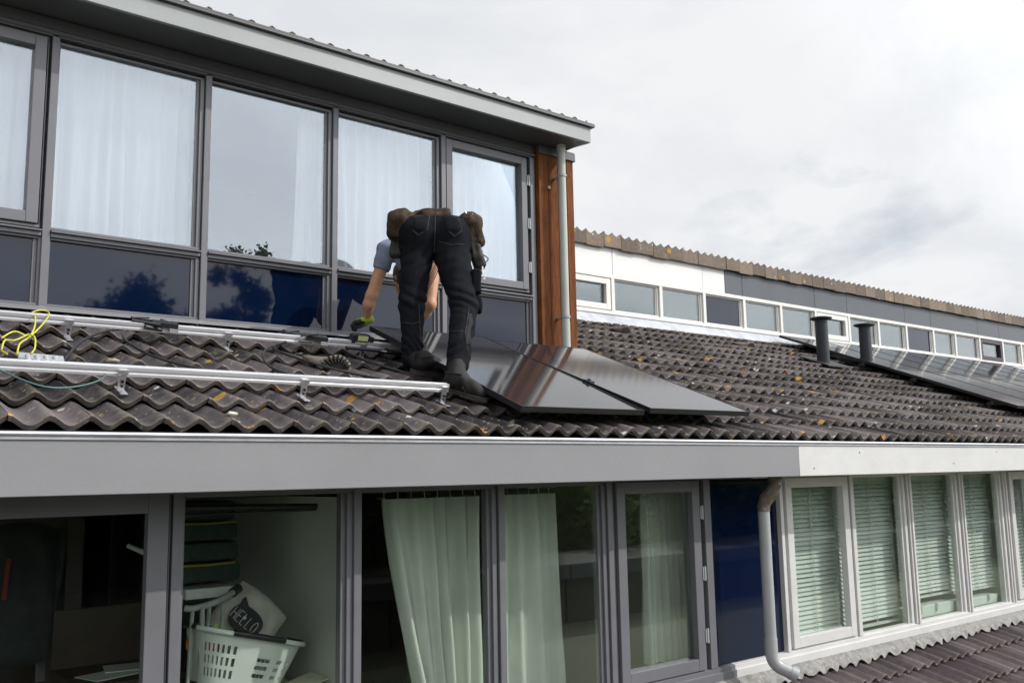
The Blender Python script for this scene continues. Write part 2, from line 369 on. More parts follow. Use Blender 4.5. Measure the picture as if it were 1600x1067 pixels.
# ------------------------------------------------------------------ roof geometry constants
SL = R(21.19); CS, SN = math.cos(SL), math.sin(SL)
Y0, Z0 = 4.0, .212
def roof(x, s, h=0.0):
    """point on the middle roof: s metres up the slope, h metres off it"""
    return Vector((x, Y0 + s * CS - h * SN, Z0 + s * SN + h * CS))
COURSE = .325

# ------------------------------------------------------------------ ground
g = MB(); g.add([(-200, -200, -5.4), (300, -200, -5.4), (300, 300, -5.4), (-200, 300, -5.4)], [(0, 1, 2, 3)])
gr = g.build('ground', M['ground']); gr['kind'] = 'structure'

# ------------------------------------------------------------------ houses (Empties)
HA = thing('terraced_house', (0, 6, -5.4), 'grey trimmed house with the orange wood cladding and big curtained upper windows', 'house')
HB = thing('terraced_house', (7, 7, -5.4), 'white trimmed neighbour house with white panels under its wavy ridge', 'house')
HC = thing('terraced_house', (15, 7, -5.4), 'farther house with dark slate panels above its row of small windows', 'house')
XP, XQ = 5.82, 10.62     # party lines

# walls
def walls(H, x0, x1, hasdormer):
    w = MB()
    w.box(x0, x1, 4.52, 4.62, -2.9, -1.46)          # parapet below first floor windows
    w.box(x0, x1, 2.2, 2.35, -5.4, -2.55)            # ground-floor front
    if not hasdormer: w.box(x0, x1, 8.26, 8.34, 0, 1.97)
    w.box(x0, x1, 11.6, 11.8, -5.4, 2.0)
    w.build('wall', M['brick'], H)
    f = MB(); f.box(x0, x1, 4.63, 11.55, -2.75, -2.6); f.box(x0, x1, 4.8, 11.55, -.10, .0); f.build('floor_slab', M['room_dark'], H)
walls(HA, -6, XP, True); walls(HB, XP, XQ, False); walls(HC, XQ, 24, False)

# roof substrates
def substrate(H, x0, x1, s1, name='roof'):
    a = roof(0, .12, -.045); b = roof(0, s1, -.045)
    q = MB(); q.prism([(a.y, a.z), (b.y, b.z), (b.y, b.z - .05), (a.y, a.z - .05)], 'x', x0, x1)
    return q.build(name, M['black_void'], H)
RA = substrate(HA, -6, XP, 2.3); RB = substrate(HB, XP - .25, XQ, 4.56); RC = substrate(HC, XQ, 24, 4.56)

# ---- tiles
def wave(u):
    s = abs(math.sin(math.pi * u))
    return .042 * (.45 * (1 - math.sqrt(s * s + .05)) / (1 - math.sqrt(.05)) + .55 * (1 - s * s)) + .004 * math.sin(2 * math.pi * u)
def tile_mesh(name, mat, var, seg=8, length=.365, tilt=.044):
    r_ = random.Random(var); n = seg * 2
    xs = [.3 * i / n for i in range(n + 1)]
    jag = [r_.uniform(-.002, .002) for _ in xs]; bend = r_.uniform(-.003, .003)
    def z(i, y): return wave(2 * i / n) - tilt * (y / .325) + bend * math.sin(math.pi * i / n)
    vs = []; fs = []; sm = []
    rows = [(.008, None), (.0, -.006), (.009, 0), (.13, 0), (length, 0)]
    for (y, dz) in rows:
        for i, x in enumerate(xs):
            zz = z(i, y) - (.030 if dz is None else -dz)
            vs.append((x + .001 * (i == 0) - .002 * (i == n), y + (jag[i] if y < .01 else 0), zz))
    k = n + 1
    for rj in range(len(rows) - 1):
        if rj == 1: continue
        for i in range(n): fs.append((rj * k + i, rj * k + i + 1, (rj + 1) * k + i + 1, (rj + 1) * k + i)); sm.append(True)
    # nose edge strip with its own vertices
    b = len(vs)
    for (y, dz) in rows[1:3]:
        for i, x in enumerate(xs): vs.append((x, y + (jag[i] if y < .01 else 0), z(i, y) - (-dz)))
    for i in range(n): fs.append((b + i, b + i + 1, b + k + i + 1, b + k + i)); sm.append(True)
    # underside at the front so that the tile has thickness
    b = len(vs)
    for (y, d) in ((.008, .024), (.09, .020)):
        for i, x in enumerate(xs): vs.append((x, y, z(i, y) - d))
    for i in range(n): fs.append((b + i + 1, b + i, b + k + i, b + k + i + 1)); sm.append(True)
    # side edge facing -X
    b = len(vs)
    for (y, d) in ((.008, 0), (.008, .024), (length, .0), (length, .02)): vs.append((0.001, y, z(0, y) - d))
    fs.append((b, b + 1, b + 3, b + 2)); sm.append(False)
    me = bpy.data.meshes.new(name); me.from_pydata(vs, [], fs); me.polygons.foreach_set('use_smooth', sm)
    me.materials.append(mat); me.update(); return me
TM = [tile_mesh('roof_tile', M['tile'], i) for i in range(6)]
TL = [tile_mesh('roof_tile', M['tile_low'], 20 + i) for i in range(4)]
XT = .1
def place_tile(parent, me, p, pitch, name='roof_tile', jit=1.0):
    o = bpy.data.objects.new(name, me); COL.objects.link(o); o.parent = parent
    o.location = p - org(parent)
    o.rotation_euler = (pitch + random.gauss(0, .006) * jit, random.gauss(0, .006) * jit, random.gauss(0, .006) * jit)
    return o
S0 = .05
c_count = 0; far = MB()
for k in range(14):
    for i in range(-14, 72):
        x = XT + .3 * i
        s = S0 + COURSE * k
        if k < 7 and x < 5.75: par = RA
        elif k >= 7 and x < 5.45: continue
        elif x < 10.55: par = RB
        else: par = RC
        if x > 20.5: continue
        # tiles a person could not see: below the solar array on the far roof
        p = roof(x, s + random.gauss(0, .003), random.gauss(.0, .0015))
        if par is RC:
            under = (11.5 < x < 18.4) and (1.0 < s < 4.3)
            if under: continue
            if c_count >= 290 or (x > 17.5):
                me = TM[(i + k) % 6]; mt = Matrix.Translation(p) @ Matrix.Rotation(SL, 4, 'X')
                far.add([mt @ v.co for v in me.vertices], [tuple(q.vertices) for q in me.polygons], True); continue
            c_count += 1
        place_tile(par, random.choice(TM), p, SL)
fo = far.build('roof_tiles', M['tile'], RC); fo['kind'] = 'stuff'

# ---- fascia boards, gutters
def fascia(H, x0, x1, mat):
    q = MB(); q.box(x0, x1, 4.0, 4.035, -.054, .168); q.build('fascia_board', mat, H, .003)
    q = MB(); q.box(x0, x1, 4.037, 4.46, -.048, -.03); q.build('soffit', mat, H)
fascia(HA, -6, XP - .002, M['grey_paint'])
fascia(HB, XP + .002, XQ - .002, M['white_paint']); fascia(HC, XQ + .002, 24, M['white_paint'])
def gutter(H, x0, x1):
    q = MB()
    q.tube([(x0, 3.995, .188), (x1, 3.995, .188)], .0115, 12)
    q.box(x0, x1, 3.992, 4.004, .166, .182)
    q.box(x0, x1, 4.006, 4.13, .095, .10); q.box(x0, x1, 4.13, 4.14, .095, .20)
    return q.build('gutter', M['zinc'], H)
gutter(HA, -6, 6.02); gutter(HB, 6.022, XQ); gutter(HC, XQ + .002, 24)
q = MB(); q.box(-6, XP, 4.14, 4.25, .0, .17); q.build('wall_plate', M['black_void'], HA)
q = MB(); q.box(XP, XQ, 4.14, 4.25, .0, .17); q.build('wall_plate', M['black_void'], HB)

# nail marks on the white fascia
q = MB()
for (x, z) in ((6.62, .116), (8.93, .122), (9.75, .12), (6.0, .0), (8.1, .02)):
    q.tube([(x, 3.9985, z), (x, 3.9975, z)], .006, 8)
q.build('nail_head', M['black_void'], HB)

# ------------------------------------------------------------------ lower facade windows
GY = 4.475
def bar(H, name, x0, x1, y0, y1, z0, z1, mat, bev=.003):
    q = MB(); q.box(x0, x1, y0, y1, z0, z1); return q.build(name, mat, H, bev)
def window(H, x0, x1, z0, z1, yf, mat, gmat, right=.06, sash=0, left=.012, hinge=False, gthick=.006, sashmat=None, ztop=None):
    """fixed frame beads round the glass opening x0..x1, z0..z1; sash = stile width if the light opens"""
    q = MB(); yb = yf + .085
    r0 = right
    if right:
        q.box(x1 + (sash or 0), x1 + (sash or 0) + right * .45, yf + .034, yb, z0 - sash, z1 + sash)
        q.box(x1 + (sash or 0) + right * .45, x1 + (sash or 0) + right, yf + .016, yb, z0 - sash, z1 + sash)
    q.box(x0 - sash - left, x0 - sash, yf + .02, yb, z0 - sash, z1 + sash)
    xr = x1 + sash + right
    q.box(x0 - sash - left, xr, yf + .02, yb, z1 + sash + .001, z1 + sash + .018)
    q.box(x0 - sash - left, xr, yf + .012, yb, z0 - sash - .018, z0 - sash - .001)
    w = q.build('window', mat, H, .002)
    par = w
    if sash:
        s = MB(); a, b = x0 - sash + .004, x1 + sash - .004; c, d = z0 - sash + .004, z1 + sash - .004
        sy = yf - .006
        s.box(a, x0, sy, yf + .05, c, d); s.box(x1, b, sy, yf + .05, c, d)
        s.box(x0 + .0005, x1 - .0005, sy + .001, yf + .05, z1, d); s.box(x0 + .0005, x1 - .0005, sy + .001, yf + .05, c, z0)
        so_ = s.build('sash', sashmat or mat, w, .003)
        if hinge:
            for t in (.13, .5, .87):
                zz = z0 + (z1 - z0) * t
                hq = MB(); hq.tube([(b + .014, yf - .012, zz - .05), (b + .014, yf - .012, zz + .05)], .008, 8); hq.box(b - .004, b + .03, yf - .012, yf - .006, zz - .045, zz + .045)
                hq.build('hinge', M['plastic_g'], w)
    p = MB(); p.box(x0 - .004, x1 + .004, yf + .04, yf + .04 + gthick, z0 - .004, z1 + .004)
    p.build('pane', gmat, w)
    return w
YF = 4.43
ZT, ZB = -.086, -1.372
g_ = M['frame_paint']; w_ = M['white_paint']
window(HA, -.2, 1.368, -1.30, -.150, YF, g_, M['glass_low'], right=.012, sash=.098)
for (a, b) in ((-2.4, -1.42), (-1.34, -.38)):
    window(HA, a, b, ZB, ZT, YF, g_, M['glass_low']); bar(HA, 'mullion', a - .06, a - .016, YF, 4.52, ZB - .01, -.05, g_)
bar(HA, 'mullion', 1.483, 1.530, YF, 4.52, ZB - .01, -.05, g_)
window(HA, 1.545, 2.375, ZB, ZT, YF, g_, M['glass_low'])
bar(HA, 'mullion', 2.436, 2.480, YF, 4.52, ZB - .01, -.05, g_)
window(HA, 2.492, 3.335, ZB, ZT, YF, g_, M['glass_low'])
bar(HA, 'mullion', 3.402, 3.448, YF, 4.52, ZB - .01, -.05, g_)
window(HA, 3.460, 4.235, ZB, ZT, YF, g_, M['glass_low'])
bar(HA, 'mullion', 4.300, 4.346, YF, 4.52, ZB - .01, -.05, g_)
window(HA, 4.458, 5.130, -1.295, -.148, YF, g_, M['glass_low'], right=.014, sash=.082, hinge=True)
bar(HA, 'mullion', 5.262, 5.334, YF, 4.52, ZB - .01, -.05, g_)
# blue panel across the party line
q = MB(); q.box(5.338, 6.156, YF + .035, YF + .05, ZB, ZT - .02); q.build('spandrel_panel', M['blue_glass'], HA)
bar(HA, 'window_head', -6, XP, YF + .002, 4.52, ZT + .018, -.05, g_)
def sillbar(H, x0, x1, mat):
    q = MB()
    q.prism([(YF - .012, ZB - .10), (YF - .012, ZB - .045), (4.55, ZB - .018), (4.55, ZB - .10)], 'x', x0, x1)
    q.prism([(YF + .002, ZB - .0435), (YF + .002, ZB - .012), (4.52, ZB - .003), (4.52, ZB - .0435)], 'x', x0, x1)
    return q.build('sill', mat, H, .002)
sillbar(HA, -6, 5.52, g_); sillbar(HB, 5.523, XQ - .002, w_); sillbar(HC, XQ + .002, 24, w_)
# white house lower windows
bar(HB, 'window_head', XP + .002, XQ, YF + .002, 4.52, ZT + .018, -.05, w_)
bar(HB, 'mullion', 6.160, 6.200, YF - .002, 4.52, ZB - .01, -.05, w_)
bar(HB, 'mullion', 6.202, 6.222, YF + .018, 4.52, ZB - .01, -.05, w_)
window(HB, 6.312, 7.028, -1.288, -.150, YF, w_, M['glass_low'], right=.02, sash=.082)
bar(HB, 'mullion', 7.150, 7.200, YF, 4.52, ZB - .01, -.05, w_)
for (a, b) in ((7.212, 7.985), (8.162, 8.965), (9.10, 9.895)):
    window(HB, a, b, ZB, ZT, YF, w_, M['glass_low'], right=.07)
    bar(HB, 'mullion', b + .085, b + .165, YF, 4.52, ZB - .01, -.05, w_)
    bar(HB, 'mullion', b + .112, b + .138, YF - .012, YF - .0005, ZB - .01, -.052, w_)
window(HB, 10.19, 10.5, -1.288, -.150, YF, w_, M['glass_low'], right=.02, sash=.082)
q = MB(); q.box(XQ + .1, 24, 4.47, 4.49, -1.37, -.09); q.build('blank_panel', M['room_dark'], HC)

# interior of the lower floor: partitions and back walls
q = MB(); q.box(2.455, 2.53, 4.60, 9.0, -2.6, -.11); q.build('partition', M['room_mid'], HA)
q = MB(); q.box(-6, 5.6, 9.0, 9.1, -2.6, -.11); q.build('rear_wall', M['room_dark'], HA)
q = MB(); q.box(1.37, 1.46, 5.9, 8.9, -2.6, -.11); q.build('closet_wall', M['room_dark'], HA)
q = MB(); q.box(5.6, 5.7, 4.60, 9.1, -2.6, -.11); q.build('party_wall', M['room_mid'], HA)
q = MB(); q.box(5.75, 24, 9.0, 9.1, -2.6, -.11); q.box(5.75, 5.85, 4.6, 9.0, -2.6, -.11); q.build('rear_wall', M['room_mid'], HB)

# ------------------------------------------------------------------ lower roof at the foot of the windows
def lowroof(x, s, h=0): return Vector((x, 4.44 - s * CS - h * SN, -1.545 - s * SN + h * CS))
def lowsub(H, x0, x1):
    a, b = lowroof(0, -.05, -.045), lowroof(0, 2.3, -.045)
    q = MB(); q.prism([(a.y, a.z), (b.y, b.z), (b.y, b.z - .06), (a.y, a.z - .06)], 'x', x0, x1)
    return q.build('porch_roof', M['black_void'], H)
LA = lowsub(HA, -6, XP); LB = lowsub(HB, XP + .001, 24)
for k in range(1, 6):
    for i in range(-3, 30):
        x = 4.46 + .3 * i
        s = -.02 + .325 * k
        if x > 12.6: continue
        place_tile(LA if x < 5.7 else LB, random.choice(TL), lowroof(x, s), SL, 'roof_tile', .6)
# lead apron dressed over the tiles
def apron(H, x0, x1, y_top, z_top, y_bot, fz, mat, name='flashing', nx=None, amp=.018, per=.15):
    n = int((x1 - x0) / .02); V = []; F = []
    rows = 5
    for j in range(rows):
        t = j / (rows - 1)
        for i in range(n + 1):
            x = x0 + (x1 - x0) * i / n
            y = y_top + (y_bot - y_top) * t + (.012 * math.sin(x * 11.3) + .010 * math.sin(x * 27.1 + 1)) * (t > .9)
            zz = z_top + (fz(y_bot) - z_top) * t ** 1.2
            u = ((x - XT) / per) % 1.0
            zz += t * (wave(u) * amp / .022 + .005 * math.sin(x * 37) * math.sin(j * 2 + x * 9) + .004 * math.sin(x * 83 + j) * math.sin(x * 5.3))
            V.append((x, y, zz))
    for j in range(rows - 1):
        for i in range(n):
            a = j * (n + 1) + i; F.append((a, a + 1, a + n + 2, a + n + 1))
    return np_mesh(name, V, F, mat, H)
apron(HA, 3.5, 5.50, 4.425, -1.465, 4.345, lambda y: -1.545 - (4.44 - y) * math.tan(SL) + .012, M['lead'])
apron(HB, 5.505, 12.5, 4.425, -1.465, 4.345, lambda y: -1.545 - (4.44 - y) * math.tan(SL) + .012, M['lead'])

# ------------------------------------------------------------------ dormer of the grey house
UY = 6.08
d_ = M['grey_dark']
upm = M['frame_paint']
UB, UTs = 1.075, 1.475          # spandrel
UG0, UG1 = 1.555, 2.745         # main glass
def spandrel(H, x0, x1, right=.05):
    q = MB(); yb = UY + .085
    q.box(x1, x1 + right * .5, UY + .034, yb, UB, UTs); q.box(x1 + right * .5, x1 + right, UY + .016, yb, UB, UTs)
    q.box(x0 - .012, x0, UY + .02, yb, UB, UTs)
    q.box(x0 - .012, x1 + right, UY + .02, yb, UTs + .001, UTs + .014); q.box(x0 - .012, x1 + right, UY + .01, yb, UB - .016, UB - .001)
    w = q.build('spandrel_window', upm, H, .002)
    p = MB(); p.box(x0 - .004, x1 + .004, UY + .045, UY + .055, UB - .004, UTs + .004); p.build('pane', M['blue_glass_up'], w)
lights = [(.235, 1.14), (1.235, 2.108), (2.210, 3.088), (3.190, 4.070), (4.180, 5.035)]
for a, b in lights: spandrel(HA, a, b)
for (a, b) in [(-3.7, -2.75), (-2.70, -1.78), (-1.72, -.82), (-.76, .13)]: spandrel(HA, a, b); window(HA, a, b, UG0, UG1, UY, upm, M['glass_up'], right=.05)
for (a, b) in lights[1:4]: window(HA, a, b, UG0, UG1, UY, upm, M['glass_up'], right=.05)
window(HA, .312, 1.085, 1.632, 2.695, UY, upm, M['glass_up'], right=.012, sash=.072)
window(HA, 4.238, 4.975, 1.640, 2.700, UY, upm, M['glass_up'], right=.012, sash=.066, hinge=True)
for x in (-2.746, -1.77, -.81, .182, 1.182, 2.162, 3.142, 4.128):
    bar(HA, 'mullion', x, x + .044, UY - .004, 6.2, UB - .03, 2.80, upm)
bar(HA, 'mullion', 5.075, 5.128, UY - .004, 6.2, UB - .03, 2.80, upm)
# transom and sill rails
segs = [(-6, .2), (.20, 1.178), (1.230, 2.158), (2.210, 3.138), (3.190, 4.124), (4.176, 5.071)]
for a, b in segs:
    q = MB(); q.box(a, b, UY, 6.2, UTs + .016, UTs + .040); q.prism([(UY - .022, UTs + .042), (UY - .022, UTs + .052), (UY + .05, UTs + .062), (UY + .05, UTs + .042)], 'x', a, b)
    q.build('transom', upm, HA, .002)
    q = MB(); q.prism([(UY - .018, UB - .042), (UY - .018, UB - .030), (UY + .05, UB - .018), (UY + .05, UB - .042)], 'x', a, b)
    q.box(a, b, UY + .002, 6.2, UB - .075, UB - .0425)
    q.build('sill_rail', upm, HA, .002)
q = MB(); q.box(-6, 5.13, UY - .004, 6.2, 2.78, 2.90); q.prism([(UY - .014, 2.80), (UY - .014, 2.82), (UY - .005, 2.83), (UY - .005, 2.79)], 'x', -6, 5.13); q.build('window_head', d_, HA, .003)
q = MB(); q.box(-6, 5.14, UY - .03, 6.2, .93, UB - .077); q.prism([(UY - .06, 1.0 - .05), (UY - .06, .962), (UY - .0305, .975), (UY - .0305, .95)], 'x', -6, 5.14); q.build('sill_board', M['grey_paint'], HA, .002)
q = MB(); q.prism([(6.049, 1.052), (5.885, 1.004), (5.885, .997), (6.049, 1.03)], 'x', -6, 5.135); q.build('sill_flashing', M['grey_paint'], HA, .001)
# eaves
EX = 5.5
q = MB(); q.box(-6, EX, 5.73, 5.76, 2.905, 3.040); q.prism([(5.762, 2.905), (6.9, 3.02), (6.9, 3.16), (5.762, 3.040)], 'x', EX - .03, EX); q.build('eaves_fascia', M['grey_light'], HA, .003)
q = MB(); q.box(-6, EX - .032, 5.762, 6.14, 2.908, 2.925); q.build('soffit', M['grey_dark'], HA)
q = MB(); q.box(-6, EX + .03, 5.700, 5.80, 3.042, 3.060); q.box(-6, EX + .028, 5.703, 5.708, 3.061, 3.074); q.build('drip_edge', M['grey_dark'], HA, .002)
q = MB(); q.box(5.52, 5.58, 6.025, 6.2, 2.825, 2.90); q.build('corner_block', M['grey_paint'], HA, .003)
UP = R(9)
q = MB(); q.prism([(5.80, 3.05), (11.9, 3.05 + 6.1 * math.tan(UP)), (11.9, 3.0 + 6.1 * math.tan(UP) - .1), (5.80, 2.93)], 'x', -6, EX - .04); top = q.build('dormer_roof', M['black_void'], HA)
for i in range(24):
    place_tile(top, random.choice(TM), Vector((EX - .295 - .3 * i, 5.775, 3.086)), UP, 'roof_tile')
    place_tile(top, random.choice(TM), Vector((EX - .295 - .3 * i, 5.79 + .325 * math.cos(UP), 3.086 + .325 * math.sin(UP))), UP, 'roof_tile')
# cladding boards (orange wood) and side wall
for (a, b) in ((5.142, 5.250), (5.2555, 5.364), (5.3695, 5.469), (5.4745, 5.555)):
    bar(HA, 'cladding_board', a, b, 6.035 + random.uniform(0, .002), 6.2, .92, 2.902, M['wood'], .003)
q = MB(); q.box(5.136, 5.565, 6.018, 6.030, 2.825, 2.904); q.build('cladding_trim', M['grey_dark'], HA, .002)
q = MB(); q.box(5.50, 5.55, 6.202, 11.5, 1.0, 2.90); q.build('side_wall', M['wood'], HA)
# upper room
q = MB(); q.box(-6, 5.48, 8.6, 8.7, .5, 2.90); q.box(5.40, 5.48, 6.21, 8.59, .5, 2.90); q.box(-6, 5.39, 6.3, 8.59, 2.82, 2.90); q.box(-6, 5.39, 6.25, 8.59, .42, .5)
q.box(-6, 5.39, 6.21, 6.25, .42, 1.5)
q.build('room_shell', M['room_light'], HA)

# upper downpipe
PY, PX = 5.935, 5.325
q = MB(); q.tube([(PX, PY, 2.905), (PX, PY, 2.84)], .040, 20); q.tube([(PX, PY, 2.845), (PX, PY, 1.30)], .036, 20); q.tube([(PX, PY, 1.305), (PX, PY, .95)], .039, 20)
dp = q.build('downpipe', M['pipe_cream'], HA)
for z in (1.345, 2.62):
    q = MB(); q.tube([(PX, PY, z - .011), (PX, PY, z + .011)], .043, 20); q.box(PX - .012, PX + .012, PY + .03, 6.035, z - .008, z + .008); q.build('pipe_bracket', M['plastic_g'], dp)
q = MB()
for x in (5.165, 5.228, 5.278, 5.345, 5.44, 5.50):
    for z in (1.25, 1.72, 2.20, 2.68): q.tube([(x, 6.0345, z), (x, 6.032, z)], .0035, 6)
nh = q.build('nail_heads', M['boot'], HA); nh['kind'] = 'stuff'
# screw boss on the wood
q = MB(); q.tube([(5.245, 6.036, 2.52), (5.245, 6.01, 2.52)], .016, 10); q.build('screw_boss', M['steel'], HA)

# lower downpipe with its elbows
q = MB()
pth = [(5.70, 4.13, -.03), (5.70, 4.13, -.10), (5.685, 4.15, -.16), (5.65, 4.19, -.225), (5.64, 4.20, -.27), (5.64, 4.20, -.30)]
q2 = MB(); q2.tube(pth[:2], .052, 18); q2.tube(pth[1:], [.046, .046, .047, .046, .046], 18); q2.tube([pth[2], pth[3]], .051, 18)
q.tube([(5.64, 4.20, -.29), (5.64, 4.20, -1.24)], .0415, 22)
q.tube([(5.64, 4.20, -1.185), (5.64, 4.20, -1.295)], .0455, 22)
el = [(5.64, 4.20, -1.29)]
for a in range(1, 9):
    t = a / 8 * R(62)
    el.append((5.64 + .10 * (1 - math.cos(t)) * .75, 4.20 - .10 * (1 - math.cos(t)) * .8, -1.29 - .10 * math.sin(t) * 1.1))
e1 = Vector(el[-1]); dd = Vector((.62, -.62, -.42)).normalized()
el.append(tuple(e1 + dd * .12)); 
q.tube(el, .0455, 22, caps=False)
e2 = e1 + dd * .12; q.tube([e2 - dd * .05, e2 - dd * .01, e2], [.049, .049, .049], 22, caps=False)
q.tube([e2, e2 - dd * .08], .042, 22, caps=False)
q.add([e2 - dd * .07 + Vector(v) * .0 for v in ((0, 0, 0),)], [])
lp = q.build('downpipe', M['pipe_grey'], HA)
q2.build('pipe_elbow', M['moss_pipe'], lp)
q = MB(); q.tube([e2 - dd * .075, e2 - dd * .07], .0415, 22); q.build('pipe_inside', M['black_void'], lp)
q = MB(); q.tube([(5.64, 4.20, -.80), (5.64, 4.20, -.82)], .0445, 20); q.box(5.63, 5.65, 4.24, 4.46, -.815, -.805); 

# ------------------------------------------------------------------ far clerestory wall (white and slate houses)
WY = 8.2
far_m = [7.27, 8.17, 9.06, 9.94, 10.82, 11.70, 12.60, 13.53, 14.42, 15.32, 16.26, 17.07, 18.03, 19.0, 19.83, 20.75]
cr = M['cream_paint']
def house_of(x): return HB if x < 10.6 else HC
kinds = ['sash', 'clear', 'clear', 'blue', 'cur', 'cur', 'sash', 'clear', 'clear', 'blue', 'brown', 'brown', 'purple', 'brown', 'clear']
for i in range(len(far_m) - 1):
    a, b = far_m[i], far_m[i + 1]; H = house_of((a + b) / 2); kd = kinds[i]
    gm = M['blue_glass_up'] if kd == 'blue' else M['glass_far']
    bar(H, 'mullion', a - .028, a + .028, WY - .01, 8.3, 1.985, 2.43, cr)
    if kd in ('sash', 'purple'):
        window(H, a + .115, b - .115, 2.09, 2.345, WY, cr, gm, right=.01, sash=.075, sashmat=M['purple_fr'] if kd == 'purple' else cr)
    else:
        window(H, a + .045, b - .075, 2.025, 2.405, WY, cr, gm, right=.04)
    if kd in ('cur', 'brown', 'clear'):
        q = MB(); n = 24
        q.add([(a + .03 + (b - a - .06) * t / n, WY + .16 + .012 * math.sin(t * 1.9), z) for z in (1.98, 2.45) for t in range(n + 1)], [(t, t + 1, n + 2 + t, n + 1 + t) for t in range(n)], True)
        if kd != 'clear': q.build('curtain_panel', M['brown_cur'] if kd == 'brown' else M['grey_cur'], H)
for H, a, b in ((HB, 5.6, 10.62), (HC, 10.622, 24)):
    q = MB(); q.box(a, b, WY - .012, 8.3, 2.425, 2.475); q.box(a, b, WY - .03, 8.3, 1.955, 2.0); q.build('window_rail', cr, H, .003)
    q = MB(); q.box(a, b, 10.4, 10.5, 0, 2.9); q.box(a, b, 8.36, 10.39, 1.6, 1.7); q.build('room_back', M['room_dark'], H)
seam = [5.6, 7.30, 8.18, 9.93, 10.41, 10.80, 12.60, 13.5, 15.3, 16.2, 18.0, 18.9, 21]
for a, b in zip(seam[:-1], seam[1:]):
    q = MB(); q.box(a + .004, b - .004, WY + .0 + random.uniform(0, .003), 8.28, 2.48, 2.83)
    q.build('wall_panel', M['white_panel'] if b < 10.5 else M['slate_panel'], house_of(a), .002)
for H, a, b in ((HB, 5.6, 10.62), (HC, 10.622, 24)):
    q = MB(); q.box(a, b, WY + .02, 8.3, 2.0, 2.478 + .36) if False else q.box(a, b, 8.285, 8.30, 2.478, 2.85); q.build('backing', M['black_void'], H)
    q = MB(); q.prism([(8.25, 2.86), (11.8, 2.2), (11.8, 2.1), (8.25, 2.75)], 'x', a, b); q.build('main_roof', M['black_void'], H)
# ridge tiles: vertical flange with wavy top
def ridge_mesh(v):
    r_ = random.Random(v); n = 16; vs = []; fs = []
    zb = -.150 + r_.uniform(-.004, .004)
    xs = [.296 * i / n for i in range(n + 1)]
    top = [(.048 * (1 - abs(math.sin(2 * math.pi * i / n * 1.0)) ** .8)) for i in range(n + 1)]
    for y, off in ((0, 0), (.4, -.11)):
        vs += [(x, y, t + off) for x, t in zip(xs, top)]
    vs += [(x, 0, zb) for x in xs]; vs += [(x, .02, zb) for x in xs]
    k = n + 1
    for i in range(n):
        fs += [(i, i + 1, k + i + 1, k + i), (2 * k + i, 2 * k + i + 1, i + 1, i), (3 * k + i, 3 * k + i + 1, 2 * k + i + 1, 2 * k + i)]
    b = len(vs); vs += [(0, 0, top[0]), (0, 0, zb), (0, .4, top[0] - .11), (.296, 0, top[-1]), (.296, 0, zb), (.296, .4, top[-1] - .11)]
    fs += [(b, b + 1, b + 2), (b + 3, b + 5, b + 4)]
    me = bpy.data.meshes.new('ridge_tile'); me.from_pydata(vs, [], fs); me.materials.append(M['ridge']); me.update(); return me
M['ridge'] = tile_mat('lichened_ridge', (.105, .078, .066), (.26, .195, .15), lichen=True, sand=1.0)
RM = [ridge_mesh(i) for i in range(4)]
for i in range(52):
    x = 5.6 + .3 * i
    o = bpy.data.objects.new('ridge_tile', RM[i % 4]); COL.objects.link(o); H = house_of(x + .1); o.parent = H
    o.location = Vector((x, WY - .055 + random.gauss(0, .003), 2.955 + random.gauss(0, .003))) - org(H); o.rotation_euler = (0, random.gauss(0, .006), random.gauss(0, .004))
fz2 = lambda y: Z0 + (y - Y0) * math.tan(SL) + .012
apron(HB, 5.6, 10.62, WY - .012, 1.957, 8.08, fz2, M['white_lead'], amp=.006)
apron(HC, 10.625, 20, WY - .012, 1.957, 8.08, fz2, M['white_lead'], amp=.006)
# bonnet tiles (arched vents) in the right-hand roof and one on the left
def vent_tile(H, x, s, sc=1.0, grille=False):
    q = MB(); n = 12; Lh = .32 * sc; vs = []
    prof = [(math.cos(math.pi * k / n) * .105 * sc, math.sin(math.pi * k / n)) for k in range(n + 1)]
    for (t, hh) in ((0, .085), (.03, .09), (.25, .055), (1, .0)):
        for (px, pz) in prof: vs.append(roof(x + px * (1 - .2 * t), s + t * Lh, .02 + pz * hh * sc))
    for (px, pz) in prof: vs.append(roof(x + px * .84, s + .002, .02 + pz * .068 * sc))
    k = n + 1
    fs = [(j * k + i, j * k + i + 1, (j + 1) * k + i + 1, (j + 1) * k + i) for j in range(3) for i in range(n)] + [(4 * k + i, 4 * k + i + 1, i + 1, i) for i in range(n)]
    q.add(vs, fs, True)
    o = q.build('vent_tile', M['tile'], H)
    q = MB(); q.add([vs[4 * k + i] for i in range(k)], [tuple(range(k))]); q.build('vent_opening', M['black_void'], o)
    if grille:
        q = MB()
        for k2 in range(1, 10):
            a = math.pi * k2 / 10; q.obox(Matrix.Translation(roof(x + math.cos(a) * .085, s - .004, .03 + math.sin(a) * .06)) @ Matrix.Rotation(-a + math.pi / 2, 4, 'Y'), .006, .02, .045)
        q.build('vent_grille', M['black_void'], o)
vent_tile(RB, 7.72, 3.83, .9); vent_tile(RB, 9.98, 3.75, .9)
vent_tile(RA, 2.66, 1.17, 1.0, True)

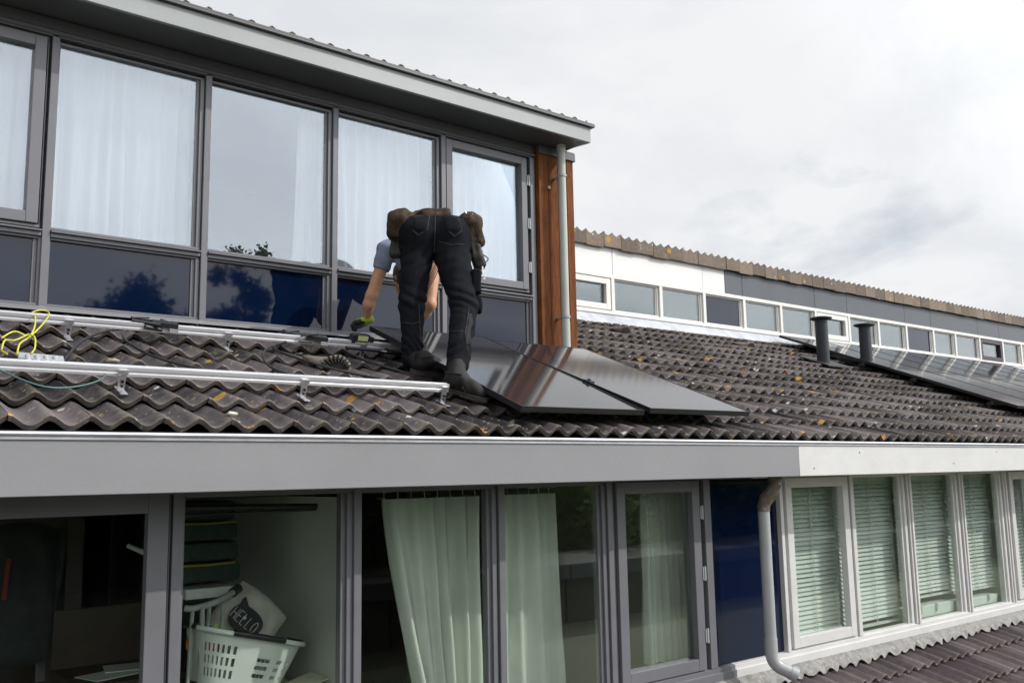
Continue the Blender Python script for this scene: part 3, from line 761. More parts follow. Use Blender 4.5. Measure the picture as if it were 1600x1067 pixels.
# ------------------------------------------------------------------ vent pipes
def flue(x, s, lab):
    p = roof(x, s, 0)
    t = thing('vent_pipe', p, lab, 'vent pipe', 'dark vent pipes on the far roof')
    top = p.z + .60
    q = MB(); q.tube([(p.x, p.y, p.z - .05), (p.x, p.y, top)], .080, 24); q.build('pipe', M['vent'], t)
    q = MB(); q.tube([(p.x, p.y, p.z + .15), (p.x, p.y, p.z + .165)], .083, 24); q.build('joint_ring', M['vent'], t)
    q = MB(); q.tube([(p.x, p.y, top + .005), (p.x, p.y, top + .018), (p.x, p.y, top + .035), (p.x, p.y, top + .045)], [.11, .142, .138, .09], 28); q.build('cap', M['vent'], t)
    q = MB()
    q.prism([(p.y - .2, p.z - .2 * math.tan(SL) + .055), (p.y + .25, p.z + .25 * math.tan(SL) + .055), (p.y + .25, p.z + .25 * math.tan(SL) + .04), (p.y - .2, p.z - .2 * math.tan(SL) + .04)], 'x', p.x - .2, p.x + .33); q.build('base_slab', M['vent'], t)
flue(10.66, 3.07, 'round dark vent pipe on the roof, the nearer and taller looking one')
flue(11.70, 3.07, 'round dark vent pipe on the roof beside the solar array edge')

# ------------------------------------------------------------------ solar panels
def solar(loc, W_, L_, pitch, roll, yaw, lab, cat='solar panel', group=None, cells=True):
    t = thing('solar_panel', loc, lab, cat, group)
    t.rotation_euler = (pitch, roll, yaw)
    ORG[t.name] = Vector((0, 0, 0))
    fr = MB(); T = .035; w = .009
    fr.box(0, w, 0, L_, -T, 0); fr.box(W_ - w, W_, 0, L_, -T, 0); fr.box(w, W_ - w, 0, w, -T, -.0003); fr.box(w, W_ - w, L_ - w, L_, -T, -.0003)
    fr.box(w, W_ - w, -.0012, -.0002, -T * .55, -T * .48)
    fr.build('panel_frame', M['frame_k'], t, .0012)
    gl = MB(); gl.box(w, W_ - w, w, L_ - w, -.012, -.0025); gl.build('panel_glass', M['pv'], t)
    return t
P1 = solar((3.283, 4.047, .377), 1.035, 1.76, R(22.56), R(-.43), R(1.62), 'black solar panel at the worker\'s feet, being laid down beside another', group='two panels being fitted')
P2 = solar((4.335, 4.045, .396), 1.035, 1.76, R(21.34), R(-.38), R(1.27), 'black solar panel lying on the tiles right of the one at the feet', group='two panels being fitted')
# clamp in the joint
cl = thing('panel_clamp', (4.345, 4.62, .62), 'small black clamp in the joint between the two panels', 'clamp'); ORG[cl.name] = Vector((0, 0, 0))
cl.rotation_euler = (SL, 0, 0)
q = MB(); q.box(-.03, .03, -.03, .03, -.012, .006); q.build('clamp_plate', M['plastic_k'], cl, .003)
q = MB(); q.tube([(0, 0, .006), (0, 0, .016)], .012, 8); q.box(-.045, .045, -.012, .012, -.03, -.013); q.build('clamp_bolt', M['plastic_k'], cl)
# far array
arr = 0
words_c = ['nearest', 'second', 'third', 'fourth', 'fifth', 'sixth', 'seventh']
for c in range(7):
    for r_ in range(2):
        p = roof(11.38 + c * 1.02, .92 + r_ * 1.735, .15)
        solar(p, 1.0, 1.72, SL, 0, 0, f'{"lower" if r_ == 0 else "upper"} row solar panel of the far array, {words_c[c]} column from the vent pipes', group='solar panels of the far array')
q = MB()
for s in (1.2, 2.2, 2.95, 3.95):
    a = roof(0, s, .09); q.box(11.30, 18.6, a.y - .02, a.y + .02, a.z - .02, a.z + .02)
for s in (1.2, 2.2, 2.95, 3.95):
    a = roof(0, s, .0); q.box(11.33, 11.36, a.y - .02, a.y + .02, a.z, a.z + .1)
tag(q.build('mounting_rails', M['frame_k']), 'dark mounting rails under the far solar array', 'mounting rail')

# ------------------------------------------------------------------ aluminium rails with roof hooks
def rail(s_lo, x0, x1, hooks, lab):
    p = roof(x0, s_lo, .115)
    t = thing('mounting_rail', p, lab, 'mounting rail', 'aluminium mounting rails on the near roof')
    def pr(s, h): v = roof(0, s_lo + s, .075 + h); return (v.y, v.z)
    # extruded channel profile: front lip, groove, top slot
    prof = [pr(0, 0), pr(0, .014), pr(.006, .017), pr(.006, .026), pr(0, .029), pr(0, .046), pr(.014, .046), pr(.014, .038), pr(.026, .038), pr(.026, .046), pr(.04, .046), pr(.04, 0)]
    q = MB(); q.prism(prof, 'x', x0, x1); q.build('rail_profile', M['alu'], t, .0012)
    for x in hooks:
        q = MB()
        def B(x0_, x1_, s0, s1, h0, h1):
            vs = [roof(xx, s_lo + ss, .075 + hh) for xx in (x0_, x1_) for ss in (s0, s1) for hh in (h0, h1)]
            q.add(vs, [(0, 1, 3, 2), (4, 6, 7, 5), (0, 4, 5, 1), (2, 3, 7, 6), (0, 2, 6, 4), (1, 5, 7, 3)])
        B(x - .017, x + .017, -.008, -.002, -.062, .034)
        B(x - .024, x + .024, -.012, -.0085, .010, .034)
        B(x - .017, x + .017, -.008, .05, -.068, -.0625)
        B(x - .017, x + .017, -.075, -.0085, -.068, -.0625)
        q.build('roof_hook', M['steel'], t, .0015)
        q = MB()
        a, b = roof(x, s_lo - .0125, .075 - .022), roof(x, s_lo - .0185, .075 - .022); q.tube([a, b], .0085, 6)
        a, b = roof(x, s_lo - .0125, .075 - .044), roof(x, s_lo - .0145, .075 - .044); q.tube([a, b], .0065, 10)
        q.box(x - .0022, x + .0022, a.y - .0005, a.y + .006, a.z + .030, a.z + .042)
        q.build('hook_bolt', M['frame_k'], t)
    return t
rail(.555, -.5, 3.085, (.30, 1.245, 2.165, 3.055), 'aluminium rail across the tiles in front, ending at the right boot')
rail(1.575, -.5, 4.30, (.32, 1.215, 2.115, 3.045), 'aluminium rail farther up the tiles, just under the dormer sill')
rail(.555, 3.36, 5.25, (3.6, 4.9), 'short hidden aluminium rail under the two solar panels')

# ------------------------------------------------------------------ cables, wires and bits on the roof
def spline(pts, n=8):
    P = [Vector(p) for p in pts]; out = []
    for i in range(len(P) - 1):
        p0 = P[max(i - 1, 0)]; p1 = P[i]; p2 = P[i + 1]; p3 = P[min(i + 2, len(P) - 1)]
        for k in range(n):
            t = k / n
            out.append(.5 * ((2 * p1) + (-p0 + p2) * t + (2 * p0 - 5 * p1 + 4 * p2 - p3) * t * t + (-p0 + 3 * p1 - 3 * p2 + p3) * t ** 3))
    out.append(P[-1]); return out
def conn_cluster(t, x, s, name='connector_bundle'):
    r_ = random.Random(int(x * 100)); q = MB()
    for k in range(9):
        a = roof(x + r_.uniform(-.16, .05), s + r_.uniform(-.06, .06), .09 + r_.uniform(0, .05)); b = a + Vector((r_.uniform(.08, .2), r_.uniform(-.05, .05), r_.uniform(-.03, .02)))
        q.tube([a, b], r_.choice((.007, .010, .013)), 8)
    q.obox(Matrix.Translation(roof(x + .06, s - .02, .12)) @ Matrix.Rotation(SL, 4, 'X') @ Matrix.Rotation(-.2, 4, 'Z'), .14, .07, .03)
    q.build(name, M['plastic_k'], t, .001)
    q = MB(); q.obox(Matrix.Translation(roof(x + .10, s - .065, .095)) @ Matrix.Rotation(SL, 4, 'X'), .05, .012, .022); q.build('cable_tag', M['plastic_g'], t)
t = thing('cable_loop', roof(1.6, 1.6, .05), 'black cable loop with plug bundle lying below the left part of the upper rail', 'cable')
q = MB()
q.tube(spline([roof(1.60, 1.62, .08), roof(1.42, 1.55, .07), roof(1.22, 1.25, .07), roof(1.08, .92, .06), roof(1.02, .78, .04)]), .0078, 8)
q.tube(spline([roof(1.66, 1.64, .10), roof(1.52, 1.58, .07), roof(1.47, 1.38, .06), roof(1.52, 1.10, .055), roof(1.66, .90, .055), roof(1.86, .80, .05)]), .0078, 8)
q.build('cable', M['cable'], t); conn_cluster(t, 1.68, 1.62)
t = thing('cable_loop', roof(2.6, 1.5, .05), 'black cable loop with plug bundle left of the worker, beside the arched vent tile', 'cable')
q = MB()
q.tube(spline([roof(2.62, 1.60, .08), roof(2.45, 1.58, .07), roof(2.36, 1.42, .06), roof(2.44, 1.20, .06), roof(2.60, 1.0, .055), roof(2.80, .86, .055)]), .0078, 8)
q.tube(spline([roof(2.52, 1.60, .08), roof(2.30, 1.40, .065), roof(2.18, 1.15, .06), roof(2.16, .95, .055), roof(2.24, .84, .05)]), .0078, 8)
q.build('cable', M['cable'], t); conn_cluster(t, 2.64, 1.60)
t = thing('cable_loop', roof(3.1, 1.5, .05), 'black cable running from behind the left boot to the upper rail', 'cable')
q = MB()
q.tube(spline([roof(3.42, 1.40, .08), roof(3.22, 1.58, .085), roof(3.02, 1.62, .08), roof(2.90, 1.50, .06), roof(2.95, 1.28, .055), roof(3.08, 1.05, .055)]), .0078, 8)
q.tube(spline([roof(3.40, 1.5, .06), roof(3.15, 1.50, .08), roof(2.9, 1.54, .08)]), .011, 8)
q.build('cable', M['cable'], t)
WIRES = [[(0.805, 1.016), (0.877, 1.13), (0.941, 1.138), (0.993, 1.294), (1.033, 1.515), (1.035, 1.64)],
         [(0.826, 0.72), (0.862, 0.883), (0.945, 1.126), (1.036, 1.352), (1.11, 1.576), (1.144, 1.784), (1.098, 1.747), (1.035, 1.624)],
         [(0.941, 1.138), (0.95, 1.036), (0.931, 0.903), (0.888, 0.748)],
         [(0.773, 0.787), (0.806, 0.929), (0.868, 1.036), (0.941, 1.138)],
         [(0.77, 0.763), (0.778, 0.674)]]
t = thing('earth_wire', roof(1.0, 1.2, .05), 'yellow green earth wire curling up over the rails at the left edge', 'wire')
q = MB()
for pts_ in WIRES:
    q.tube(spline([roof(x_, s_, .11 + .012 * math.sin(i_ * 2.1)) for i_, (x_, s_) in enumerate(pts_)]), .0042, 8)
q.build('wire_loops', M['yellow_wire'], t)
t = thing('wire', roof(.9, .6, .03), 'teal wire sagging under the lower rail at the left edge', 'wire')
q = MB(); q.tube(spline([roof(.70, .52, .10), roof(.86, .40, .06), roof(1.0, .42, .05), roof(1.14, .50, .07), roof(1.18, .60, .09)]), .0042, 8); q.build('wire_run', M['teal_wire'], t)
t = thing('junction_box', roof(.90, .80, .08), 'grey plastic cable clips lying against the lower rail at the left edge', 'cable clip')
q = MB(); q.obox(Matrix.Translation(roof(.93, .74, .09)) @ Matrix.Rotation(SL, 4, 'X') @ Matrix.Rotation(-.15, 4, 'Z'), .19, .10, .022); q.build('box_base', M['plastic_g'], t, .003)
q = MB()
for k in range(4): q.tube([roof(.87 + k * .038, .685, .085), roof(.87 + k * .038, .72, .105)], .013, 10)
q.build('clip_ring', M['plastic_g'], t)
t = thing('clamp_tool', roof(3.02, 1.60, .12), 'small black tool with a pale green label sitting on the upper rail', 'tool')
q = MB(); a = roof(3.03, 1.595, .145); T_ = Matrix.Translation(a) @ Matrix.Rotation(SL, 4, 'X')
q.obox(T_, .11, .06, .05); q.obox(T_ @ Matrix.Translation((-.062, 0, -.01)), .03, .05, .06); q.obox(T_ @ Matrix.Translation((.075, 0, -.012)), .035, .04, .045); q.build('tool_body', M['plastic_k'], t, .005)
q = MB(); q.obox(T_ @ Matrix.Translation((0, -.0315, 0)), .075, .003, .034); q.build('tool_label', pbr('pale_green_label', (.55, .56, .25), .6), t)
# rubble and moss lumps
def lump(p, r, mat, lab, name='mortar_lump', cat='mortar lump'):
    q = MB(); n1, n2 = 6, 9; vs = []; ph = random.uniform(0, 9)
    for i in range(n1 + 1):
        for k in range(n2):
            th = math.pi * i / n1; a = 2 * math.pi * k / n2
            rr = r * (1 + .25 * math.sin(3 * a + ph) * math.sin(th) + .15 * math.cos(5 * th + a))
            vs.append(p + Vector((rr * math.sin(th) * math.cos(a) * 1.3, rr * math.sin(th) * math.sin(a), rr * .55 * math.cos(th))))
    q.add(vs, [(i * n2 + k, (i + 1) * n2 + k, (i + 1) * n2 + (k + 1) % n2, i * n2 + (k + 1) % n2) for i in range(n1) for k in range(n2)], True)
    return tag(q.build(name, mat), lab, cat, None)
M['mortar'] = pbr('mortar', (.55, .53, .47), .9, .2, 40, .4, 90)
M['mortar_d'] = pbr('mortar_dirty', (.30, .27, .21), .9, .3, 40, .4, 90)
lump(roof(3.62, .40, .045), .028, M['mortar'], 'white mortar lump on the tiles in front of the right boot')
lump(roof(1.30, .93, .05), .026, M['mortar_d'], 'tan mortar lump beside the black cable under the left rails')
lump(roof(1.62, .12, .04), .02, M['mortar'], 'pale chip on the bottom tile row, left part')

# ------------------------------------------------------------------ curtains
def curtain(name, x0, x1, zt, zb, y, folds, amp, mat, lab, shift=lambda t, v: 0.0, seed=1, cat='curtain', group=None, nx=None, hooks=0):
    r_ = random.Random(seed); nx = nx or folds * 12; nz_ = 26
    ph = [r_.uniform(-.9, .9) for _ in range(8)]; fr = [r_.uniform(.6, 1.7) for _ in range(8)]
    V = []; F = []
    for j in range(nz_ + 1):
        v = j / nz_
        for i in range(nx + 1):
            u = i / nx
            w = u * folds * 2 * math.pi + ph[0] + .9 * math.sin(u * 9 * fr[1] + ph[2]) + .5 * math.sin(u * 17 * fr[3] + v * 1.6 + ph[4]) + .25 * math.sin(v * 5 + u * 12 + ph[5])
            a = amp * (.55 + .45 * v) * (1 + .35 * math.sin(u * 13 * fr[6] + ph[7]))
            yy = y + a * (math.sin(w) * .75 + .25 * math.sin(2 * w + 1)) + .006 * math.sin(v * 9 + u * 31)
            xx = x0 + (x1 - x0) * u + shift(u, v) + .3 * a * math.cos(w)
            V.append((xx, yy, zt + (zb - zt) * v))
    for j in range(nz_):
        for i in range(nx):
            a = j * (nx + 1) + i; F.append((a, a + 1, a + nx + 2, a + nx + 1))
    t = thing(name, ((x0 + x1) / 2, y, zb), lab, cat, group)
    np_mesh('cloth', V, F, mat, t)
    if hooks:
        q = MB()
        for i in range(hooks):
            x = x0 + .02 + (x1 - x0 - .04) * i / (hooks - 1); q.tube([(x, y, zt + .045), (x + .004, y, zt - .01)], .0022, 6)
        q.build('curtain_hook', M['steel'], t)
        q = MB(); q.box(x0 - .05, x1 + .02, y - .008, y + .008, zt + .043, zt + .055); q.build('curtain_track', M['frame_k'], t)
    return t
sh = M['sheer']
curtain('sheer_curtain', .1, 1.12, 2.80, 1.3, 6.30, 9, .042, sh, 'white sheer curtain in the leftmost upper window', seed=3, group='white sheer curtains of the upper floor')
curtain('sheer_curtain', 1.19, 2.14, 2.80, 1.3, 6.30, 9, .042, sh, 'white sheer curtain filling the second upper window from the left', seed=5, group='white sheer curtains of the upper floor')
curtain('sheer_curtain', 2.16, 2.27, 2.80, 1.3, 6.32, 2, .022, sh, 'narrow strip of white sheer curtain at the left side of the uncurtained window', seed=6, group='white sheer curtains of the upper floor')
curtain('sheer_curtain', 2.97, 3.16, 2.80, 1.3, 6.31, 3, .022, sh, 'drawn white sheer curtain at the right side of the uncurtained window', seed=7, group='white sheer curtains of the upper floor', shift=lambda u, v: -.05 * v * (1 - u))
curtain('sheer_curtain', 3.17, 4.14, 2.80, 1.3, 6.30, 10, .042, sh, 'white sheer curtain behind the worker in the fourth upper window', seed=8, group='white sheer curtains of the upper floor')
curtain('sheer_curtain', 4.15, 5.10, 2.80, 1.3, 6.30, 10, .042, sh, 'white sheer curtain in the hinged upper window beside the orange wood', seed=9, group='white sheer curtains of the upper floor')
ct = M['curtain']
curtain('curtain', 2.80, 3.50, -.135, -1.9, 4.78, 6, .058, ct, 'wide green cream curtain with its left edge swept aside', shift=lambda u, v: (1 - u) ** 1.5 * (.42 * v ** 1.25), seed=12, group='green cream curtains downstairs', hooks=8)
curtain('curtain', 3.56, 4.13, -.135, -1.9, 4.80, 4, .060, ct, 'green cream curtain drawn to the left half of its window', seed=14, shift=lambda u, v: .06 * v * u, group='green cream curtains downstairs', hooks=7)
curtain('curtain', 4.93, 5.52, -.150, -1.345, 4.74, 10, .036, ct, 'gathered green cream curtain in the hinged downstairs window', seed=16, group='green cream curtains downstairs', shift=lambda u, v: .03 * v * u - .02 * v * (1 - u))

# ------------------------------------------------------------------ venetian blinds
def blind(x0, x1, lab, seed, ztop=-.10, zbot=-1.355, raise_bot=0):
    r_ = random.Random(seed)
    t = thing('venetian_blind', ((x0 + x1) / 2, 4.60, zbot), lab, 'blind', 'pale green venetian blinds')
    n = 5; w = x1 - x0; me = bpy.data.meshes.new('slat')
    ang = R(52); D_ = .045; vs = []; fs = []
    for i in range(2):
        for k in range(n + 1):
            u = (k / n - .5) * D_; c = .004 * (1 - (2 * k / n - 1) ** 2)
            vs.append((i * w, u * math.cos(ang) - c * math.sin(ang), u * math.sin(ang) + c * math.cos(ang)))
    for k in range(n): fs.append((k, k + 1, n + 2 + k, n + 1 + k))
    me.from_pydata(vs, [], fs); me.polygons.foreach_set('use_smooth', [True] * len(fs)); me.materials.append(M['blind']); me.update()
    z = ztop - .03; cnt = 0
    while z > zbot + .03:
        o = bpy.data.objects.new('slat', me); COL.objects.link(o); o.parent = t
        o.location = Vector((x0 + r_.uniform(-.002, .002), 4.60, z)) - org(t)
        o.rotation_euler = (r_.gauss(0, .03), r_.gauss(0, .0025), 0)
        z -= .0365; cnt += 1
    q = MB(); q.box(x0, x1, 4.58, 4.62, zbot - .012, zbot + .008); q.box(x0, x1, 4.58, 4.62, ztop - .02, ztop + .015); q.build('bottom_rail', M['blind'], t, .002)
    for f in (.12, .56, .97) if w > .6 else (.2, .8):
        q = MB(); q.box(x0 + w * f - .006, x0 + w * f + .006, 4.571, 4.573, zbot, ztop); q.build('ladder_tape', M['tape'], t)
    q = MB(); q.tube([(x0 + w * .9, 4.565, ztop), (x0 + w * .93, 4.565, zbot + .4)], .002, 6); q.build('pull_cord', M['tape'], t)
blind(6.31, 7.13, 'venetian blind in the hinged white window right of the downpipe', 1)
blind(7.18, 8.05, 'venetian blind in the second white window from the downpipe', 2)
blind(8.12, 9.02, 'venetian blind in the third white window, above a pale window box', 3, zbot=-1.20)
blind(9.05, 9.95, 'venetian blind in the fourth white window from the downpipe', 4, zbot=-1.22)
blind(10.13, 11.2, 'venetian blind in the white window cut by the right edge', 5)
t = thing('planter_box', (8.5, 4.62, -1.38), 'pale green trough on the sill behind the third white window', 'planter')
q = MB(); q.prism([(4.54, -1.38), (4.53, -1.27), (4.68, -1.27), (4.67, -1.38)], 'x', 8.10, 8.95); q.build('trough', M['blind'], t, .01)
q = MB(); q.obox(Matrix.Translation((8.33, 4.525, -1.30)), .03, .02, .07); q.obox(Matrix.Translation((8.62, 4.525, -1.30)), .03, .02, .07); q.build('clip', M['tape'], t, .004)
t = thing('planter_box', (9.4, 4.62, -1.38), 'pale green trough on the sill behind the fourth white window', 'planter')
q = MB(); q.prism([(4.54, -1.38), (4.53, -1.29), (4.68, -1.29), (4.67, -1.38)], 'x', 9.05, 9.86); q.build('trough', M['blind'], t, .01)
q = MB(); q.obox(Matrix.Translation((9.30, 4.525, -1.31)), .03, .02, .06); q.obox(Matrix.Translation((9.66, 4.525, -1.31)), .03, .02, .06); q.build('clip', M['tape'], t, .004)

# ------------------------------------------------------------------ things inside the downstairs rooms
# laundry basket
def basket(cx, cy, zb, H_, a_top, b_top, yaw, tilt):
    t = thing('laundry_basket', (cx, cy, zb), 'white plastic laundry basket full of washing behind the window', 'laundry basket')
    Mx = Matrix.Translation((cx, cy, zb)) @ Matrix.Rotation(yaw, 4, 'Z') @ Matrix.Rotation(tilt, 4, 'Y')
    nu, nv = 88, 13; V = []; F = []
    def pt(k, j, off=0.0):
        th = 2 * math.pi * k / nu; v = j / nv
        a = a_top * (.74 + .26 * v) + off; b = b_top * (.74 + .26 * v) + off
        c, s = math.cos(th), math.sin(th); e = .62
        return Mx @ Vector((a * math.copysign(abs(c) ** e, c), b * math.copysign(abs(s) ** e, s), H_ * v))
    for off in (0, -.006):
        for j in range(nv + 1):
            for k in range(nu): V.append(pt(k, j, off))
    def hole(k, j):
        if 66 <= k <= 78: return (k - 66) % 4 in (0, 1) and j in (3, 5, 7)
        return (k % 2 == 1) and j in (2, 3, 5, 6, 8, 9) and ((k % 22) > 4) and ((k % 22) < 19)
    nl = (nv + 1) * nu
    for j in range(nv):
        for k in range(nu):
            k2 = (k + 1) % nu; q4 = (j * nu + k, j * nu + k2, (j + 1) * nu + k2, (j + 1) * nu + k)
            if hole(k, j):
                for a_, b_ in ((0, 1), (1, 2), (2, 3), (3, 0)): F.append((q4[a_], q4[b_], q4[b_] + nl, q4[a_] + nl))
            else: F.append(q4); F.append(tuple(i + nl for i in q4[::-1]))
    np_mesh('basket_wall', V, F, M['white_pl'], t, smooth=False)
    q = MB(); q.tube([pt(k, nv, .010) for k in range(nu)], .014, 8, closed=True); q.build('rim', M['white_pl'], t)
    for (k0, k1) in ((60, 70), (20, 30), (85, 91), (40, 47)):
        q = MB(); q.tube([pt(k % nu, nv, .012) + Vector((0, 0, .004)) for k in range(k0, k1)], .017, 8); q.build('grip', M['plastic_k'], t)
    return t
basket(2.00, 4.95, -1.085, .26, .31, .19, R(8), R(15))
# clothes in basket
def pillow(t, name, c, ax, ay, az, sx, sy, sz, mat, seed, n=18, amp=.02):
    r_ = random.Random(seed); ph = [r_.uniform(0, 6) for _ in range(4)]; V = []; F = []
    ax, ay, az = Vector(ax).normalized(), Vector(ay).normalized(), Vector(az).normalized()
    for side in (1, -1):
        for j in range(n + 1):
            for i in range(n + 1):
                u = 2 * i / n - 1; v = 2 * j / n - 1
                w = (1 - abs(u) ** 3) ** .6 * (1 - abs(v) ** 3) ** .6 * side
                wr = amp * (math.sin(u * 6 + ph[0] + v * 3) + .7 * math.sin(v * 8 + ph[1] - u * 4)) * (1 - max(abs(u), abs(v)) ** 4)
                p = Vector(c) + ax * (u * sx * (1 - .08 * v * v)) + ay * (v * sy * (1 - .1 * u * u)) + az * (w * sz + wr * side)
                V.append(p)
    k = (n + 1); m_ = k * k
    for s_ in (0, 1):
        for j in range(n):
            for i in range(n):
                a = s_ * m_ + j * k + i; f = (a, a + 1, a + k + 1, a + k); F.append(f if s_ == 0 else f[::-1])
    return np_mesh(name, V, F, mat, t)
bagc = Vector((2.115, 5.10, -.795)); nrm = Vector((-.42, -.86, .26)).normalized()
axu = Vector((.62, -.30, -.62)); axu = (axu - nrm * axu.dot(nrm)).normalized(); axv = nrm.cross(axu).normalized()
if axv.z < 0: axv = -axv
bg = thing('laundry_bag', bagc, 'off-white cloth bag with a black HELLO print, in the laundry basket', 'bag')
pillow(bg, 'bag_cloth', bagc, axu, axv, nrm, .175, .185, .070, M['bag'], 4, n=30, amp=.012)
def on_bag(u, v, off=.006):
    w = max(0, 1 - abs(u / .175) ** 3) ** .6 * max(0, 1 - abs(v / .185) ** 3) ** .6
    return bagc + axu * u + axv * v + nrm * (w * .070 + .017 + off - .004)
# black print: rounded head with two pointed tips
out = []
for k in range(40):
    a = 2 * math.pi * k / 40
    rx, ry = .098, .070
    e_ = 1 + .0
    px, py = rx * math.copysign(abs(math.cos(a)) ** .8, math.cos(a)), ry * math.copysign(abs(math.sin(a)) ** .8, math.sin(a))
    d1 = abs(((a - R(128) + math.pi) % (2 * math.pi)) - math.pi); d2 = abs(((a - R(335) + math.pi) % (2 * math.pi)) - math.pi)
    g1 = max(0, 1 - d1 / .30); g2 = max(0, 1 - d2 / .25)
    out.append((px * (1 + .45 * g1 + .2 * g2), py * (1 + .75 * g1 + .5 * g2)))
V = [on_bag(0 + .01, .012)]; F = []
rings = 6
for r2 in range(1, rings + 1):
    for (px, py) in out: V.append(on_bag(.01 + px * r2 / rings, .012 + py * r2 / rings))
for k in range(40): F.append((0, 1 + k, 1 + (k + 1) % 40, 1 + (k + 1) % 40))
F3 = [(0, 1 + k, 1 + (k + 1) % 40) for k in range(40)]
F4 = [(1 + r2 * 40 + k, 1 + (r2 + 1) * 40 + k, 1 + (r2 + 1) * 40 + (k + 1) % 40, 1 + r2 * 40 + (k + 1) % 40) for r2 in range(rings - 1) for k in range(40)]
q = MB(); q.add(V, F3 + F4, True); q.build('black_print', M['ink'], bg)
letters = {'H': [[(0, 0), (0, 1)], [(.55, 0), (.55, 1)], [(0, .55), (.55, .45)]], 'E': [[(.5, 1), (0, 1), (0, 0), (.5, 0)], [(0, .52), (.4, .52)]], 'L': [[(0, 1), (0, 0), (.45, 0)]],
           'O': [[(.28 + .28 * math.cos(a), .5 + .5 * math.sin(a)) for a in [2 * math.pi * k / 14 for k in range(15)]]]}
q = MB(); xo = -.075
for ch in 'HELLO':
    for st in letters[ch]:
        pp = []
        for a, b in zip(st[:-1], st[1:]):
            for k in range(4): pp.append((a[0] + (b[0] - a[0]) * k / 4, a[1] + (b[1] - a[1]) * k / 4))
        pp.append(st[-1])
        q.tube([on_bag(xo + p[0] * .042, -.020 + p[1] * .062, .009) for p in pp], .0022, 5)
    xo += .0335
q.build('print_lettering', M['ink_w'], bg)
t = thing('cloth', (1.93, 5.0, -.85), 'orange cloth sticking out of the laundry basket', 'cloth'); pillow(t, 'cloth_fold', (1.84, 4.98, -.865), (1, 0, -.3), (.2, .3, 1), (0, -1, 0), .09, .04, .03, M['orange_c'], 2, 10, .008)
t = thing('cloth', (2.03, 5.0, -.80), 'lime green cloth sticking out of the laundry basket', 'cloth'); pillow(t, 'cloth_fold', (1.94, 4.98, -.815), (.8, 0, -.6), (.3, .2, 1), (0, -1, .2), .05, .032, .02, M['lime_c'], 3, 10, .01)
# box under basket
t = thing('storage_box', (2.1, 5.0, -1.6), 'pale yellow box under the laundry basket', 'box')
q = MB(); q.box(1.75, 2.40, 4.80, 5.25, -1.75, -1.14); q.build('box_body', M['board'], t, .004)
q = MB(); q.obox(Matrix.Translation((2.30, 4.83, -1.115)) @ Matrix.Rotation(R(-14), 4, 'Y'), .30, .22, .006); q.build('box_flap', M['board'], t)
# white tubular chair
t = thing('chair', (1.85, 5.15, -1.6), 'white metal tube chair partly hidden by the window frame', 'chair')
q = MB(); q.tube(spline([(1.715, 4.91, -.655), (1.76, 4.90, -.66), (1.88, 4.93, -.645), (2.02, 5.03, -.615)]), .017, 10); q.build('top_rail', M['chair_w'], t)
q = MB(); q.tube([(2.02, 5.03, -.615), (2.07, 5.08, -.60)], .027, 10); q.build('end_cap', M['plastic_k'], t)
for x, y in ((1.755, 4.90), (1.85, 4.92), (1.94, 4.965)):
    q = MB(); q.tube([(x, y, -.66), (x - .02, y, -1.2)], .011, 8); q.build('spindle', M['chair_w'], t)
q = MB(); q.tube([(1.80, 4.88, -.66), (1.775, 4.86, -1.7)], .014, 8); q.build('leg', M['chair_w'], t)
q = MB(); q.box(1.74, 1.95, 4.88, 5.3, -1.24, -1.21); q.build('seat', M['white_pl'], t, .01)
# hanging fabric organiser
t = thing('hanging_organiser', (1.95, 5.35, -.6), 'green printed hanging organiser with yellow trim on a white shelf', 'organiser')
for k in range(4):
    zt = -.125 - k * .115; w2 = .16 + .012 * k
    q = MB(); q.box(1.97 - w2, 1.97 + w2 - .0, 5.28, 5.5, zt - .105, zt); q.build('pocket', M['green_fab'], t, .02)
for z in (-.245, -.475):
    q = MB(); q.tube([(1.80, 5.275, z), (1.95, 5.268, z - .004), (2.13, 5.275, z)], .006, 6); q.build('yellow_trim', M['yellow_fab'], t)
t = thing('shelf', (1.9, 5.4, -.63), 'white wall shelf under the green organiser', 'shelf')
q = MB(); q.box(1.83, 2.15, 5.22, 5.55, -.655, -.60); q.build('shelf_board', M['white_pl'], t, .004)
t = thing('roller_blind', (2.0, 4.75, -.15), 'dark rolled blind across the top of the laundry window', 'blind')
q = MB(); q.tube([(1.50, 4.66, -.135), (2.33, 4.66, -.155)], .016, 12); q.build('roll', M['plastic_k'], t)
q = MB(); q.tube([(1.55, 4.67, -.175), (2.33, 4.67, -.172)], .007, 8); q.build('bottom_bar', M['plastic_k'], t)
# left room: jacket, poster, cabinet, lamp, desk
t = thing('jacket', (1.15, 6.0, -.9), 'dark grey jacket hanging in the leftmost downstairs window', 'jacket')
pillow(t, 'jacket_body', (1.12, 5.9, -.62), (1, -.2, 0), (0, 0, 1), (-.2, -1, 0), .19, .40, .07, M['jacket'], 8, 18, .018)
pillow(t, 'sleeve', (1.30, 5.92, -.60), (1, -.2, 0), (.12, 0, 1), (-.2, -1, 0), .055, .34, .05, M['jacket'], 9, 12, .01)
q = MB(); q.obox(Matrix.Translation((1.045, 5.80, -.52)) @ Matrix.Rotation(.06, 4, 'Y'), .022, .01, .22); q.build('orange_strip', M['red_c'], t)
t = thing('notice_board', (1.44, 6.5, -.45), 'narrow pale board with pinned cards seen deep in the left room', 'board')
q = MB(); q.box(1.38, 1.50, 6.42, 6.45, -.62, -.215); q.build('board_panel', pbr('mint_board', (.38, .5, .46), .6), t)
